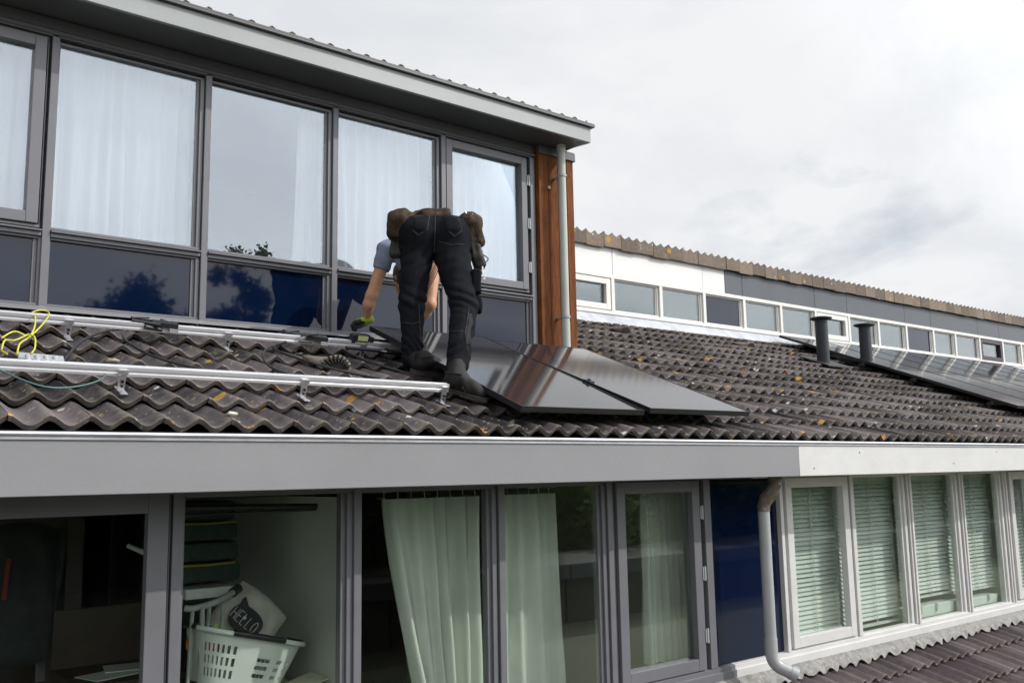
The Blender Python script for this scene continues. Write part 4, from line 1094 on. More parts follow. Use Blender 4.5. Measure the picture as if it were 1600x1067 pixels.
q = MB(); q.box(1.445, 1.475, 6.412, 6.418, -.33, -.26); q.build('card', M['bag'], t); q = MB(); q.box(1.445, 1.475, 6.412, 6.418, -.50, -.36); q.build('card', pbr('brown_card', (.2, .09, .05), .8), t)
t = thing('cabinet', (1.45, 6.6, -1.4), 'low dark chest of drawers in the left room', 'cabinet')
q = MB(); q.box(1.30, 1.66, 6.3, 6.8, -1.8, -.82); q.build('carcass', M['wood_in'], t, .003)
for k in range(5):
    q = MB(); q.box(1.32, 1.64, 6.285, 6.299, -1.72 + k * .18, -1.56 + k * .18); q.build('drawer', M['plastic_g'] if k % 2 else M['wood_in'], t, .002)
t = thing('wall_lamp', (1.6, 5.5, -.38), 'small white tube lamp pointing left in the left room', 'lamp')
q = MB(); q.tube([(1.585, 5.48, -.358), (1.70, 5.5, -.412)], [.012, .016], 12); q.build('lamp_tube', M['white_pl'], t); q = MB(); q.tube([(1.70, 5.5, -.412), (1.72, 5.9, -.40)], .006, 8); q.build('lamp_arm', M['plastic_k'], t)
t = thing('desk', (1.5, 5.5, -1.0), 'brown desk with paper sheets lying on it in the left room', 'desk')
q = MB(); q.box(1.30, 1.95, 5.25, 5.85, -1.07, -1.04); q.build('desk_top', M['wood_in'], t, .003)
q = MB(); q.box(1.30, 1.95, 5.83, 5.86, -1.07, -.72); q.build('desk_back', M['wood_in'], t, .003)
q = MB(); q.box(1.31, 1.34, 5.26, 5.84, -1.9, -1.072); q.build('leg', M['wood_in'], t)
t = thing('paper_sheets', (1.55, 5.5, -1.03), 'white paper sheets spread on the brown desk', 'paper')
q = MB(); q.obox(Matrix.Translation((1.52, 5.45, -1.035)) @ Matrix.Rotation(.3, 4, 'Z'), .30, .21, .004); q.build('sheet', M['white_pl'], t); q = MB(); q.obox(Matrix.Translation((1.66, 5.56, -1.030)) @ Matrix.Rotation(-.2, 4, 'Z'), .29, .21, .004); q.build('sheet', M['white_pl'], t)
# ------------------------------------------------------------------ the worker
def surface_nets(fn, lo, hi, h):
    lo = np.array(lo, float); n = np.ceil((np.array(hi) - lo) / h).astype(int) + 1
    ax = [lo[i] + h * np.arange(n[i]) for i in range(3)]
    X, Y, Z = np.meshgrid(*ax, indexing='ij')
    D = fn(np.stack([X, Y, Z], -1).reshape(-1, 3)).reshape(X.shape)
    S = D < 0
    cs = [S[a:n[0] - 1 + a, b:n[1] - 1 + b, c:n[2] - 1 + c] for a in (0, 1) for b in (0, 1) for c in (0, 1)]
    tot = sum(c.astype(int) for c in cs); act = (tot > 0) & (tot < 8)
    idx = -np.ones(act.shape, int); I = np.argwhere(act); idx[tuple(I.T)] = np.arange(len(I))
    acc = np.zeros((len(I), 3)); cnt = np.zeros(len(I))
    corners = [(a, b, c) for a in (0, 1) for b in (0, 1) for c in (0, 1)]
    for i, c0 in enumerate(corners):
        for j in range(i + 1, 8):
            c1 = corners[j]
            if sum(abs(np.subtract(c0, c1))) != 1: continue
            a = I + c0; b = I + c1
            da = D[tuple(a.T)]; db = D[tuple(b.T)]; m_ = (da < 0) != (db < 0)
            t = np.where(m_, da / np.where(m_, da - db, 1), 0)[:, None]
            acc += np.where(m_[:, None], a + (b - a) * t, 0); cnt += m_
    V = acc / cnt[:, None] * h + lo
    F = []
    for axis in range(3):
        u, v = [(1, 2), (2, 0), (0, 1)][axis]
        sl0 = [slice(1, -1)] * 3; sl0[axis] = slice(0, -1); sl1 = list(sl0); sl1[axis] = slice(1, None)
        A = S[tuple(sl0)]; B = S[tuple(sl1)]
        for flip, cond in ((False, A & ~B), (True, ~A & B)):
            E_ = np.argwhere(cond); off = np.ones(3, int); off[axis] = 0; E_ = E_ + off
            eu = np.zeros(3, int); eu[u] = 1; ev = np.zeros(3, int); ev[v] = 1
            q0 = idx[tuple((E_ - eu - ev).T)]; q1 = idx[tuple((E_ - ev).T)]; q2 = idx[tuple(E_.T)]; q3 = idx[tuple((E_ - eu).T)]
            Q = np.stack([q0, q1, q2, q3], 1)
            F.append(Q[:, ::-1] if flip else Q)
    F = np.concatenate(F); F = F[(F >= 0).all(1)]
    return V, F
def smin(a, b, k):
    hh = np.clip(.5 + .5 * (b - a) / k, 0, 1); return b * (1 - hh) + a * hh - k * hh * (1 - hh)
def cap(P, a, b, r0, r1):
    a = np.array(a, float); b = np.array(b, float); d = b - a
    t = np.clip(((P - a) @ d) / (d @ d), 0, 1); return np.linalg.norm(P - a - t[:, None] * d, axis=1) - (r0 + (r1 - r0) * t)
def frame(z, x=(0, 0, 1)):
    z = np.array(z, float); z /= np.linalg.norm(z); x = np.array(x, float); x -= z * (x @ z); x /= np.linalg.norm(x); return np.stack([x, np.cross(z, x), z])
def ell(P, c, r, Fm=None):
    q_ = P - np.array(c, float)
    if Fm is not None: q_ = q_ @ Fm.T
    r = np.array(r, float); k0 = np.linalg.norm(q_ / r, axis=1); k1 = np.linalg.norm(q_ / r ** 2, axis=1)
    return k0 * (k0 - 1) / np.maximum(k1, 1e-6)
def rbox(P, c, hs, r, Fm=None):
    q_ = P - np.array(c, float)
    if Fm is not None: q_ = q_ @ Fm.T
    q_ = np.abs(q_) - np.array(hs, float) + r
    return np.linalg.norm(np.maximum(q_, 0), axis=1) + np.minimum(q_.max(1), 0) - r
def union(lst, k):
    d = lst[0]
    for e_ in lst[1:]: d = smin(d, e_, k)
    return d
def sdf_obj(name, fn, lo, hi, h, mat, parent):
    V, F = surface_nets(fn, lo, hi, h); return np_mesh(name, V, F, mat, parent)
J = dict(La=(3.175, 5.03, .72), Lk=(3.215, 5.09, 1.135), Lh=(3.300, 5.15, 1.53), Ra=(3.215, 4.575, .63), Rk=(3.400, 4.76, 1.070), Rh=(3.490, 5.03, 1.53),
         pel=(3.400, 5.11, 1.61), ch=(3.515, 5.55, 1.60), Ls=(3.372, 5.66, 1.62), Rs=(3.67, 5.50, 1.60), Le=(3.282, 5.74, 1.285), Lw=(3.296, 5.83, 1.125),
         Re=(3.573, 5.42, 1.20), Rw=(3.545, 5.58, 1.085))
bk = np.array((-.52, -.85, 0))
per = thing('person', (3.3, 5.0, .55), 'worker bending over with black work trousers, brown tool belt and lime gloves', 'person')
def n3(P, f, s=0): return np.sin(P[:, 0] * f + s) * np.sin(P[:, 1] * f * 1.1 + 1.3 + s) + np.sin(P[:, 2] * f * .9 + 2 * s) * np.sin((P[:, 0] + P[:, 1]) * f * .8 + s)
hd = np.array((3.60, 5.80, 1.47))
def body_fn(P):
    d = union([cap(P, J['La'], J['Lk'], .045, .056), cap(P, J['Lk'], J['Lh'], .062, .085), cap(P, J['Ra'], J['Rk'], .045, .056), cap(P, J['Rk'], J['Rh'], .062, .085),
               cap(P, J['pel'], J['ch'], .105, .115), ell(P, J['ch'], (.15, .12, .16), frame((.25, .95, 0)))], .05)
    neck = (3.555, 5.68, 1.59)
    arms = union([cap(P, J['ch'], J['Ls'], .08, .055), cap(P, J['Ls'], J['Le'], .052, .040), cap(P, J['Le'], tuple(np.array(J['Le']) * .6 + np.array(J['Lw']) * .4 + (-.012, -.01, 0)), .041, .041),
                  cap(P, tuple(np.array(J['Le']) * .6 + np.array(J['Lw']) * .4 + (-.012, -.01, 0)), J['Lw'], .041, .026),
                  cap(P, J['ch'], J['Rs'], .08, .055), cap(P, J['Rs'], J['Re'], .055, .043), cap(P, J['Re'], tuple(np.array(J['Re']) * .6 + np.array(J['Rw']) * .4 + (.01, 0, 0)), .044, .045),
                  cap(P, tuple(np.array(J['Re']) * .6 + np.array(J['Rw']) * .4 + (.01, 0, 0)), J['Rw'], .045, .028)], .022)
    head = union([ell(P, hd, (.078, .098, .115), frame((.2, .5, -.85), (1, 0, 0))), ell(P, hd + (.02, .05, -.07), (.055, .06, .06)), cap(P, hd + (.02, .085, -.02), hd + (.025, .115, -.045), .012, .015),
                  ell(P, hd + (-.078, .0, 0), (.012, .022, .03)), ell(P, hd + (.078, -.03, 0), (.012, .022, .03))], .015)
    return union([d, arms, cap(P, J['ch'], neck, .075, .06), cap(P, neck, hd, .055, .055), head], .025)
sdf_obj('body', body_fn, (3.02, 4.45, .58), (3.85, 6.02, 1.85), .011, M['skin'], per)
def hair_fn(P):
    d = ell(P, hd + (-.005, -.012, .018), (.086, .105, .112), frame((.2, .5, -.85), (1, 0, 0))) + .004 * n3(P, 90)
    cut = (P - (hd + (0.01, .03, -.03))) @ np.array((.15, .55, -.82)); return np.maximum(d, cut)
sdf_obj('hair', hair_fn, hd - .16, hd + .16, .009, M['hair'], per)
q = MB()
for sx in (-.03, .035): q.tube([Vector(hd + (sx + .02, .098, .0)), Vector(hd + (sx + .02, .104, -.002))], .010, 8)
q.build('eyes', M['ink'], per)
# trousers
def trousers_fn(P):
    lh = np.array(J['Lh']); rh = np.array(J['Rh'])
    d = union([cap(P, (3.175, 5.02, .735), J['Lk'], .066, .082), cap(P, J['Lk'], lh + bk * .02 + (0, 0, -.04), .086, .112),
               ], .03)
    d2 = union([cap(P, (3.225, 4.585, .665), J['Rk'], .066, .086), cap(P, J['Rk'], rh + bk * .02 + (0, 0, -.04), .090, .128)], .03)
    d = smin(d, d2, .012)
    pel = union([ell(P, lh + bk * .035 + (.0, 0, .065), (.130, .135, .135)), ell(P, rh + bk * .035 + (.0, 0, .065), (.138, .135, .14)),
                 ell(P, (3.408, 5.14, 1.655), (.175, .155, .125), frame((0, 0, 1), (.86, -.5, 0))), ell(P, (3.40, 5.12, 1.59), (.17, .14, .12), frame((0, 0, 1), (.86, -.5, 0)))], .035)
    d = smin(d, pel, .05)
    z = P[:, 2]
    # creases: bunching at the ankles and folds behind the knees, tension folds below the seat
    ank = np.exp(-((z - .80) / .10) ** 2); kn = np.exp(-((z - 1.12) / .09) ** 2); se = np.exp(-((z - 1.42) / .09) ** 2)
    along = P[:, 0] * .8 - P[:, 1] * .5
    d = d + .016 * ank * (1 - 1.6 * np.abs(np.sin(z * 46 + 7 * np.sin(along * 9) + 1.8 * n3(P, 14)))) * .6 + .016 * kn * (1 - 1.6 * np.abs(np.sin(z * 50 + along * 16 + 1.6 * n3(P, 11, 1)))) * .55
    d = d + .010 * se * (1 - 1.6 * np.abs(np.sin(z * 36 - along * 22 + 1.4 * n3(P, 10, 2)))) * .6 + .0040 * n3(P, 24, .5) + .0018 * n3(P, 60, 2)
    # waist opening
    return np.maximum(d, ((P - (3.44, 5.26, 1.68)) @ np.array((.25, .93, .12))) )
sdf_obj('trousers', trousers_fn, (3.02, 4.42, .58), (3.80, 5.45, 1.84), .0085, M['denim'], per)
def onsurf(p, off=.002, fn=trousers_fn):
    p = np.array(p, float) + bk * .45; p_ = p.copy()
    for _ in range(60):
        d = fn(p[None])[0]
        if d < off: break
        p = p - bk / np.linalg.norm(bk) * max(d - off, .0015) * .8
        if np.linalg.norm(p - p_) > .62: return None
    return Vector(p)
def stitch(pts, r=.0022, n=10, name='seam'):
    pp = []
    for a, b in zip(pts[:-1], pts[1:]):
        for k in range(n): pp.append(onsurf(np.array(a) + (np.array(b) - np.array(a)) * k / n))
    pp.append(onsurf(pts[-1])); pp = [v for v in pp if v is not None]; q = MB(); q.tube(pp, r, 5); return q
# hip line unit vector across the back
hx = np.array((.853, -.522, 0)); pc = np.array((3.398, 5.09, 1.6))
def bp(u, z): return tuple(pc + hx * u + (0, 0, z - 1.6))
tr_ = per
q = stitch([bp(0, 1.755), bp(-.003, 1.62), bp(-.008, 1.46)])
for pts in ([bp(-.145, 1.695), bp(-.035, 1.735), bp(-.055, 1.60), bp(-.115, 1.565), bp(-.155, 1.60)], [bp(.045, 1.735), bp(.15, 1.70), bp(.175, 1.60), bp(.125, 1.555), bp(.075, 1.60), bp(.045, 1.735)],
            [bp(.02, 1.53), bp(.10, 1.50), bp(.19, 1.51)]):
    q2 = stitch(pts); b0 = len(q.v); q.v += q2.v; q.f += [tuple(i + b0 for i in f) for f in q2.f]; q.sm += q2.sm; q.mi += q2.mi
def leg(k, u, z, side):
    a = np.array(J[side + 'k']); c = np.array(J[side + 'a']); t = (z - c[2]) / (a[2] - c[2]); p = c + (a - c) * t; return tuple(p + hx * u)
for pts in ([leg(0, -.06, .98, 'L'), leg(0, 0, .965, 'L'), leg(0, .06, .985, 'L')], [leg(0, .045, 1.10, 'L'), leg(0, .05, .97, 'L'), leg(0, .055, .86, 'L')], [leg(0, -.06, .88, 'R'), leg(0, .02, .875, 'R')], [leg(0, .03, 1.04, 'R'), leg(0, .02, .86, 'R'), leg(0, .05, .74, 'R')]):
    q2 = stitch(pts); b0 = len(q.v); q.v += q2.v; q.f += [tuple(i + b0 for i in f) for f in q2.f]; q.sm += q2.sm; q.mi += q2.mi
q.build('stitching', M['stitch'], per)
# stretch side panel, right calf; left calf ribbing
def panel_patch(side, u0, u1, z0, z1, name):
    V = []; F = []; n1, n2 = 18, 6
    for j in range(n1 + 1):
        for i in range(n2 + 1):
            z = z0 + (z1 - z0) * j / n1; V.append(onsurf(leg(0, u0 + (u1 - u0) * i / n2 + .006 * math.sin(j * .6), z, side), .0025 + .002 * (j % 2)))
    for j in range(n1):
        for i in range(n2):
            a = j * (n2 + 1) + i; f = (a, a + 1, a + n2 + 2, a + n2 + 1)
            if all(V[t] is not None for t in f): F.append(f)
    np_mesh(name, [tuple(v) if v is not None else (3.4, 5.0, 1.0) for v in V], F, M['denim_patch'], per)
panel_patch('R', .028, .058, .79, 1.0, 'stretch_panel')
# back pockets sewn on to the seat
def patch(pts4, name, n1=10, off=.006):
    V = []; F = []
    for j in range(n1 + 1):
        for i in range(n1 + 1):
            u, v = i / n1, j / n1
            a = [pts4[0][k] * (1 - u) * (1 - v) + pts4[1][k] * u * (1 - v) + pts4[2][k] * u * v + pts4[3][k] * (1 - u) * v for k in (0, 1)]
            e_ = min(u, v, 1 - u, 1 - v)
            V.append(onsurf(bp(a[0], a[1]), -.001 if e_ == 0 else off))
    if any(v is None for v in V): return
    for j in range(n1):
        for i in range(n1): a = j * (n1 + 1) + i; F.append((a, a + 1, a + n1 + 2, a + n1 + 1))
    np_mesh(name, [tuple(v) for v in V], F, M['denim'], per)
patch([(-.145, 1.70), (-.035, 1.735), (-.055, 1.575), (-.150, 1.60)], 'back_pocket')
patch([(.040, 1.735), (.155, 1.70), (.165, 1.59), (.065, 1.575)], 'back_pocket')
# cargo pockets on the right leg
Fh = frame((0, 0, 1), hx)
sdf_obj('cargo_pocket', lambda P: rbox(P, (3.520, 4.79, 1.245), (.030, .055, .085), .018, Fh) + .003 * n3(P, 50), (3.42, 4.65, 1.08), (3.66, 4.93, 1.38), .008, M['denim'], per)
sdf_obj('cargo_pocket', lambda P: rbox(P, (3.503, 4.75, 1.085), (.026, .045, .052), .016, Fh) + .003 * n3(P, 60), (3.42, 4.62, .97), (3.66, 4.88, 1.18), .008, M['denim'], per)
q = MB(); q.obox(Matrix.Translation((3.555, 4.765, 1.325)), .010, .010, .05); q.build('pen', M['white_pl'], per, .002)
q = MB(); q.tube([Vector((3.548, 4.735, 1.262)), Vector((3.543, 4.728, 1.262))], .009, 10); q.build('pocket_rivet', M['steel'], per)
# shirt
def shirt_fn(P):
    d = union([cap(P, (3.425, 5.20, 1.655), J['ch'], .122, .130), ell(P, J['ch'], (.165, .14, .175), frame((.25, .95, 0))), cap(P, J['ch'], J['Ls'], .09, .072),
               cap(P, J['Ls'], tuple(np.array(J['Ls']) * .6 + np.array(J['Le']) * .4), .066, .062), cap(P, J['ch'], J['Rs'], .09, .07), cap(P, J['Rs'], tuple(np.array(J['Rs']) * .7 + np.array(J['Re']) * .3), .06, .056)], .03)
    d = d + .005 * n3(P, 26, 1) + .003 * np.sin(P[:, 2] * 60 + P[:, 0] * 40)
    for a, b, tt in (('Ls', 'Le', .44), ('Rs', 'Re', .26)):
        A = np.array(J[a]); B = np.array(J[b]); u = (B - A) / np.linalg.norm(B - A); lim = (P - (A + (B - A) * tt)) @ u
        near = np.linalg.norm(P - (A + (B - A) * (tt + .28)), axis=1) < .13
        d = np.where(near, np.maximum(d, lim), d)
    return d
sdf_obj('shirt', shirt_fn, (3.20, 5.05, 1.22), (3.90, 5.85, 1.84), .010, M['shirt'], per)
# belt with back pouch; the side pouches and holster hang from it
Fb = frame((.25, .93, .12), (.86, -.5, 0))
def belt_fn(P):
    q_ = (P - (3.425, 5.19, 1.665)) @ Fb.T
    a = ell(P, (3.425, 5.19, 1.665), (.196, .146, .6), Fb); a = np.maximum(a, -(ell(P, (3.425, 5.19, 1.665), (.180, .130, .6), Fb)))
    return np.maximum(a, np.abs(q_[:, 2] + .03) - .030) - .003 + .002 * n3(P, 50)
sdf_obj('tool_belt', belt_fn, (3.15, 4.98, 1.48), (3.70, 5.40, 1.86), .008, M['leather'], per)
def pouch(name, c, hs, r, Fm, lo, hi, amp=.006, mat='leather', seed=0, extra=None):
    def fn(P):
        d = rbox(P, c, hs, r, Fm)
        if extra is not None: d = smin(d, extra(P), .02)
        return d + amp * n3(P, 34, seed) + .003 * n3(P, 80, seed + 1)
    return sdf_obj(name, fn, lo, hi, .0085, M[mat], per)
Fl = frame((.10, .05, 1), hx + np.array((0, 0, -.12)))
pouch('tool_pouch', (3.212, 5.205, 1.665), (.098, .075, .098), .05, Fl, (3.02, 5.00, 1.50), (3.40, 5.42, 1.83), extra=lambda P: ell(P, (3.19, 5.18, 1.69), (.09, .08, .085)))
q = MB()
for k in range(12):
    q.tube([Vector((3.150 + .012 * k, 5.145 - .009 * k, 1.742 + .010 * math.sin(k))), Vector((3.160 + .012 * k, 5.138 - .009 * k, 1.742 + .010 * math.sin(k)))], .002, 5)
q.build('pouch_stitching', M['leather_dk'], per)
Fr = frame((-.28, .10, 1), hx + np.array((0, 0, -.15)))
pouch('tool_pouch', (3.615, 4.975, 1.645), (.070, .075, .125), .045, Fr, (3.42, 4.80, 1.45), (3.80, 5.18, 1.84), seed=2, extra=lambda P: ell(P, (3.60, 4.96, 1.70), (.085, .08, .075)))
pouch('back_pouch', (3.385, 5.045, 1.735), (.100, .035, .040), .022, frame((.05, .45, 1), hx), (3.22, 4.90, 1.63), (3.55, 5.17, 1.84), amp=.004, seed=3)
pouch('holster', (3.640, 4.945, 1.48), (.042, .045, .105), .025, Fr, (3.52, 4.82, 1.33), (3.76, 5.08, 1.63), amp=.003, mat='leather_dk', seed=4)
pouch('holster', (3.205, 5.25, 1.545), (.050, .045, .095), .03, Fl, (3.09, 5.12, 1.40), (3.33, 5.40, 1.68), amp=.004, mat='leather_dk', seed=5)
q = MB(); q.tube([(3.585, 4.91, 1.745), (3.57, 4.90, 1.70), (3.60, 4.90, 1.685)], .004, 6); q.tube([(3.54, 4.935, 1.76), (3.56, 4.92, 1.72)], .007, 6); q.build('tool_clip', M['steel'], per)
q = MB(); q.tube(spline([(3.235, 5.20, 1.49), (3.175, 5.22, 1.50), (3.165, 5.22, 1.465), (3.20, 5.21, 1.445), (3.235, 5.20, 1.46)]), .003, 6); q.tube(spline([(3.665, 4.90, 1.47), (3.705, 4.90, 1.45), (3.69, 4.90, 1.425)]), .004, 6); q.build('cord_loop', M['cable'], per)
# thin straps hanging in front of the right arm
q = MB()
for k in range(4): q.tube(spline([(3.43 + .012 * k, 5.13, 1.42), (3.40 + .014 * k, 5.16, 1.33), (3.355 + .016 * k, 5.2, 1.245)]), .0028, 5)
q.build('hanging_straps', M['leather_dk'], per)
# boots
def boot(heel, toe, ank, label):
    heel = np.array(heel); toe = np.array(toe); d_ = toe - heel; d_ /= np.linalg.norm(d_)
    nrm_ = np.array((0, -SN, CS)); sd_ = np.cross(nrm_, d_); sd_ /= np.linalg.norm(sd_); up = np.cross(d_, sd_)
    Ln = .285; Fm = np.stack([d_, sd_, up])
    def P_(a, s, h): return heel + d_ * a + sd_ * s + up * h
    A = np.array(ank)
    def fn(P):
        d = union([cap(P, P_(.045, 0, .070), P_(.06, 0, .095), .046, .048), cap(P, P_(.05, 0, .075), P_(.17, 0, .062), .046, .045), cap(P, P_(.17, 0, .062), P_(.235, .004, .050), .048, .040),
                   cap(P, P_(.06, 0, .10), A, .052, .058), cap(P, P_(.07, 0, .12), P_(.15, 0, .078), .042, .040)], .03)
        z = (P - heel) @ up
        d = d + .003 * n3(P, 60) + .0025 * np.sin(((P - heel) @ d_) * 90 + z * 60) * np.exp(-(((P - heel) @ d_ - .13) / .05) ** 2)
        return np.maximum(d, .022 - z)
    lo = np.minimum(np.minimum(heel, toe), A) - .10; hi = np.maximum(np.maximum(heel, toe), A) + .10
    b = sdf_obj('boot', fn, lo, hi, .0075, M['boot'], per)
    def sole_fn(P):
        q_ = (P - heel) @ Fm.T; x = q_[:, 0]; wd = np.interp(x, [0, .05, .10, .18, .23, .29], [.030, .040, .036, .049, .046, .020])
        o2 = np.maximum(np.abs(q_[:, 1]) - wd, np.maximum(-x - .005, x - .288))
        tread = .004 * (np.sin(x * 260) > .2) * (q_[:, 2] < .012)
        arch = .010 * np.exp(-((x - .105) / .025) ** 2)
        return np.maximum(o2, np.maximum(arch + tread - q_[:, 2], q_[:, 2] - .030 - .004 * np.sin(x * 40)))
    sdf_obj('boot_sole', sole_fn, lo - .02, hi + (.02, .02, 0), .007, M['sole'], b)
    q = MB(); q.tube([Vector(P_(a, sg * wd_, .034)) for a, wd_, sg in ((.29, .012, -1), (.27, .036, -1), (.23, .049, -1), (.18, .051, -1), (.10, .040, -1), (.05, .043, -1), (.01, .034, -1), (-.008, .015, -1), (-.008, .015, 1), (.01, .034, 1), (.05, .043, 1), (.10, .040, 1), (.18, .051, 1), (.23, .049, 1), (.27, .036, 1), (.29, .012, 1))], .0035, 6, closed=True)
    q.build('midsole_line', M['stitch'], b)
    q = MB(); q.tube([Vector(P_(-.004, 0, .05)), Vector(P_(-.002, 0, .10)), Vector(P_(.0, 0, .145))], .0045, 6); q.tube([Vector(P_(.005, -.043, .075)), Vector(P_(.06, -.052, .095)), Vector(P_(.12, -.046, .11))], .003, 6); q.tube([Vector(P_(.0, -.046, .125)), Vector(P_(.06, -.054, .135)), Vector(P_(.11, -.044, .14))], .004, 6)
    q.build('boot_seam', M['boot'], b)
    q = MB()
    q.tube([Vector(P_(.13, -.047, .070)), Vector(P_(.155, -.050, .050))], .0045, 6); q.tube([Vector(P_(.11, -.046, .092)), Vector(P_(.135, -.046, .082))], .0045, 6); q.tube([Vector(P_(.16, .03, .098)), Vector(P_(.175, .02, .098))], .008, 6)
    q.build('boot_trim', M['amber'], b)
    q = MB()
    for k in range(5):
        a = .095 + .022 * k; hh = .135 - .012 * k; q.tube([Vector(P_(a, -.028, hh - .004)), Vector(P_(a + .008, 0, hh + .006)), Vector(P_(a, .028, hh - .004))], .003, 5)
    q.build('boot_lace', M['plastic_k'], b)
rf = lambda x, s, h: np.array(roof(x, s, h))
boot(rf(3.125, .665, .048), rf(3.300, .430, .048), (3.212, 4.575, .655), 'R')
boot(rf(3.125, 1.035, .048), rf(3.32, 1.045, .048), (3.175, 5.01, .735), 'L')
# gloves: palm, four unequal bent fingers and a thumb
def glove(w, knuck, out, curl, fscale=1.0, thumb_side=1):
    """w wrist, knuck centre of the knuckles, out unit finger direction, curl unit direction fingers bend to"""
    w = np.array(w); kn = np.array(knuck); out = np.array(out, float); out /= np.linalg.norm(out); curl = np.array(curl, float); curl /= np.linalg.norm(curl)
    pd = kn - w; pd /= np.linalg.norm(pd); side = np.cross(pd, curl); side /= np.linalg.norm(side)
    palm = []; fing = []
    for i, (o_, ln) in enumerate(((-.034, .070), (-.011, .080), (.011, .076), (.033, .060))):
        b = kn + side * o_; m1 = b + (out * .75 + curl * .35) * ln * .45 * fscale; m2 = m1 + (out * .3 + curl * .9) * ln * .35 * fscale; m3 = m2 + (-out * .25 + curl * .95) * ln * .28 * fscale
        palm.append((w + side * o_ * .7, b, .025, .020)); fing.append([(b, m1, .0165, .0145), (m1, m2, .0145, .013), (m2, m3, .013, .0115)])
    tb = w + pd * .02 + side * thumb_side * .035; t1 = tb + (pd * .5 + side * thumb_side * .7 + curl * .3) * .045; t2 = t1 + (pd * .7 + curl * .6) * .035
    thumb = [(tb, t1, .016, .014), (t1, t2, .0135, .0115)]
    lo = np.minimum(w, kn) - .13; hi = np.maximum(w, kn) + .13
    f1 = lambda P: union([cap(P, *c) for c in palm] + [cap(P, w - pd * .035, w, .032, .029)], .014) + .0012 * n3(P, 120)
    def f2(P):
        d = None
        for fl in fing + [thumb]:
            e_ = union([cap(P, *c) for c in fl], .006); d = e_ if d is None else np.minimum(d, e_)
        inner = union([cap(P, c[0] + curl * .009, c[1] + curl * .009, c[2] * .85, c[3] * .85) for c in palm], .01)
        return smin(d, inner, .004) + .0008 * n3(P, 150)
    g_ = sdf_obj('glove', f1, lo, hi, .005, M['glove_y'], per); sdf_obj('glove_fingers', f2, lo, hi, .0045, M['glove_k'], g_)
glove((3.292, 5.845, 1.116), (3.255, 5.885, 1.098), (-1, .1, -.15), (-.35, .15, -1), .72, 1)
glove((3.542, 5.60, 1.07), (3.50, 5.645, 1.030), (-.6, .3, -.3), (0, .2, -1), 1.0, 1)

# ------------------------------------------------------------------ what the panes mirror: a low row of houses across the gardens, and trees
def opp_house(i):
    x = -14 + i * 7.4
    looks = ['grey fascia at its left end', 'brown door', 'pale fascia', 'two doors', 'grey fascia and one door', 'pale fascia, far one', 'brown door, far one', 'last of the row', 'beyond the row', 'farthest of all']
    t = thing('garden_shed', (x, -17, -5.4), 'low dark shed across the gardens, seen only mirrored: ' + looks[i], 'shed', 'low sheds across the gardens')
    q = MB(); q.box(x, x + 7.3, -21, -17, -5.4, -3.82); q.build('wall', M['room_dark'], t)
    q = MB(); q.box(x - .02, x + 7.32, -21.2, -16.7, -3.80, -3.30); q.build('fascia', M['slate_panel'], t)
    q = MB(); q.box(x - .02, x + 7.32, -21.2, -16.72, -3.298, -3.29); q.build('roof_felt', M['black_void'], t)
    q = MB(); q.box(x + 1.5, x + 2.5, -17.0, -16.96, -5.4, -4.0); q.build('door', M['wood_in'], t)
for i in range(10): opp_house(i)
def tree(x, y, h, rad, mat, lab, seed, n=2600, zb=-5.4, lowcrown=.35, leafs=1.0):
    r_ = np.random.default_rng(seed)
    t = thing('tree', (x, y, zb), lab, 'tree', 'garden trees mirrored in the windows')
    q = MB(); q.tube([(x, y, zb), (x + .1, y, zb + h * .4), (x - .05, y, zb + h * .9)], [.22, .15, .04], 8)
    for k in range(9):
        a = k * 2.4; z = zb + h * (.35 + .06 * k); rr = rad * (.8 - .05 * k)
        q.tube([(x, y, z), (x + math.cos(a) * rr * .5, y + math.sin(a) * rr * .5, z + .6), (x + math.cos(a) * rr, y + math.sin(a) * rr, z + 1.0)], [.08, .05, .02], 6)
    q.build('trunk', M['bark'], t)
    nc = 46; C = r_.normal(size=(nc, 3)); C /= np.linalg.norm(C, axis=1)[:, None]; C *= (r_.uniform(.35, 1, nc)[:, None])
    C = C * np.array([rad, rad, h * (1 - lowcrown) / 2]) + np.array([x, y, zb + h * (lowcrown + (1 - lowcrown) / 2)])
    ci = r_.integers(0, nc, n); P = C[ci] + r_.normal(size=(n, 3)) * rad * (.16 if leafs == 1 else .12)
    s_ = r_.uniform(.10, .24, n) * (leafs)
    A = r_.normal(size=(n, 3)); A /= np.linalg.norm(A, axis=1)[:, None]; B = np.cross(A, r_.normal(size=(n, 3))); B /= np.linalg.norm(B, axis=1)[:, None]
    A *= s_[:, None]; B *= s_[:, None] * .7
    V = np.stack([P - A, P - B * .9, P + A, P + B * .9], 1).reshape(-1, 3); F = np.arange(n * 4).reshape(-1, 4)
    np_mesh('crown', V, F, mat, t, smooth=False)
tree(9.6, -21, 13.9, 2.5, M['leaf3'], 'tall dark garden tree mirrored in the blue panels of the upper floor', 1, 16000, leafs=.62)
tree(3.6, -21, 10.6, 2.0, M['leaf3'], 'smaller dark garden tree mirrored at the far left', 2, 8000, leafs=.6)
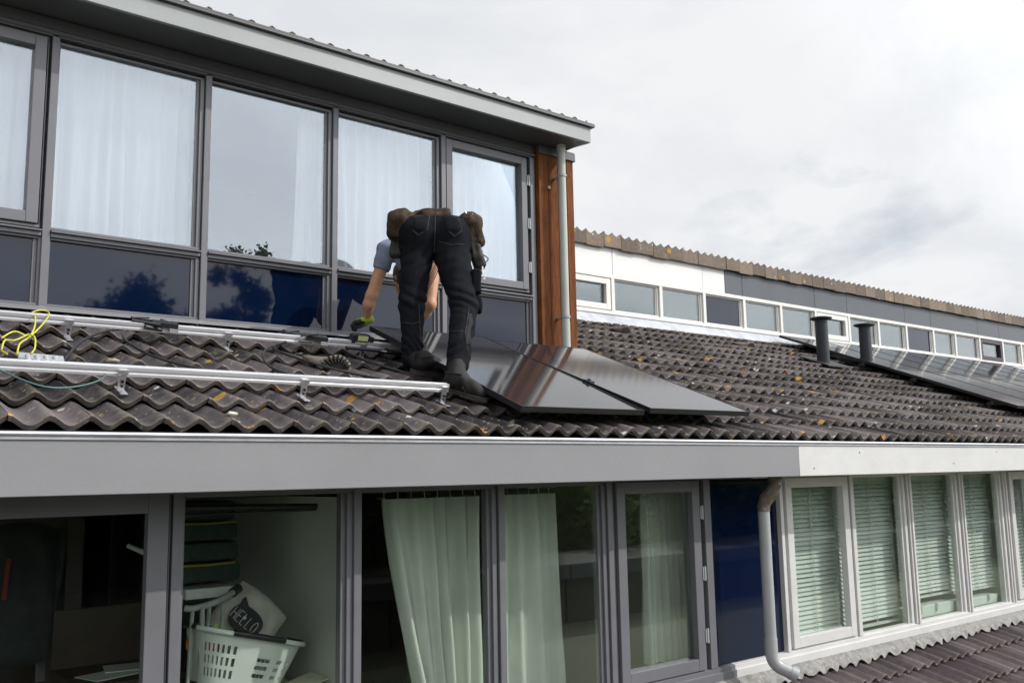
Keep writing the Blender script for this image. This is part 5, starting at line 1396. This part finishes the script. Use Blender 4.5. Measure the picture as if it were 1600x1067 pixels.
tree(13.6, -21, 14.6, 1.5, M['leaf3'], 'thin dark garden tree mirrored below the uncurtained window', 3, 8000, leafs=.6)
spots = ['at the far left end of the row', 'second from the left end', 'third from the left end', 'left of the shed with the brown door', 'behind the brown shed door', 'right of the brown shed door', 'behind the middle shed', 'just right of the middle shed', 'mirrored in the laundry window', 'mirrored beside the swept curtain', 'mirrored in the half curtained window',
         'mirrored in the hinged grey window', 'mirrored in the blue panel', 'mirrored in the hinged white window', 'mirrored in the second white window', 'mirrored in the third white window', 'mirrored in the fourth white window', 'mirrored at the right edge', 'fifth from the right end', 'fourth from the right end', 'third from the right end', 'at the far right end of the row']
for k in range(22):
    x = -14 + k * 4.6 + random.uniform(-.8, .8); y = -24.5 + random.uniform(-1.2, 1.2); h = random.uniform(7.0, 9.2) + max(0, x - 20) * .03
    mt = 'leaf3' if x < 30 and k % 3 else ('leaf2' if k % 3 == 1 else 'leaf')
    tree(x, y, h, random.uniform(2.7, 3.3), M[mt], 'bushy garden tree ' + spots[k], 10 + k, 7000, lowcrown=.04)

# tall dark leaf wall, added out of view to block sky between the trees
nx_, nz_h = 220, 16; V = []; F = []
for j in range(nz_h + 1):
    for i in range(nx_ + 1):
        V.append((-20 + i * .56, -28.5 + .5 * math.sin(i * 1.7 + j) * math.sin(j * 2.1 + i * .3) + random.uniform(-.2, .2) + j * .03, -5.4 + j * .40 + (random.uniform(-.35, .35) if j == nz_h else 0)))
for j in range(nz_h):
    for i in range(nx_): a = j * (nx_ + 1) + i; F.append((a, a + 1, a + nx_ + 2, a + nx_ + 1))
b0 = len(V); V += [(v[0], v[1] - 1.4, v[2]) for v in V]; F += [tuple(b0 + k for k in f[::-1]) for f in F]
F += [(nz_h * (nx_ + 1) + i, nz_h * (nx_ + 1) + i + 1, b0 + nz_h * (nx_ + 1) + i + 1, b0 + nz_h * (nx_ + 1) + i) for i in range(nx_)]
tag(np_mesh('sky_block_hedge', V, F, M['leaf3']), 'added tall dark leaf wall out of view, blocking sky gaps between the mirrored trees', 'sky_block_hedge')
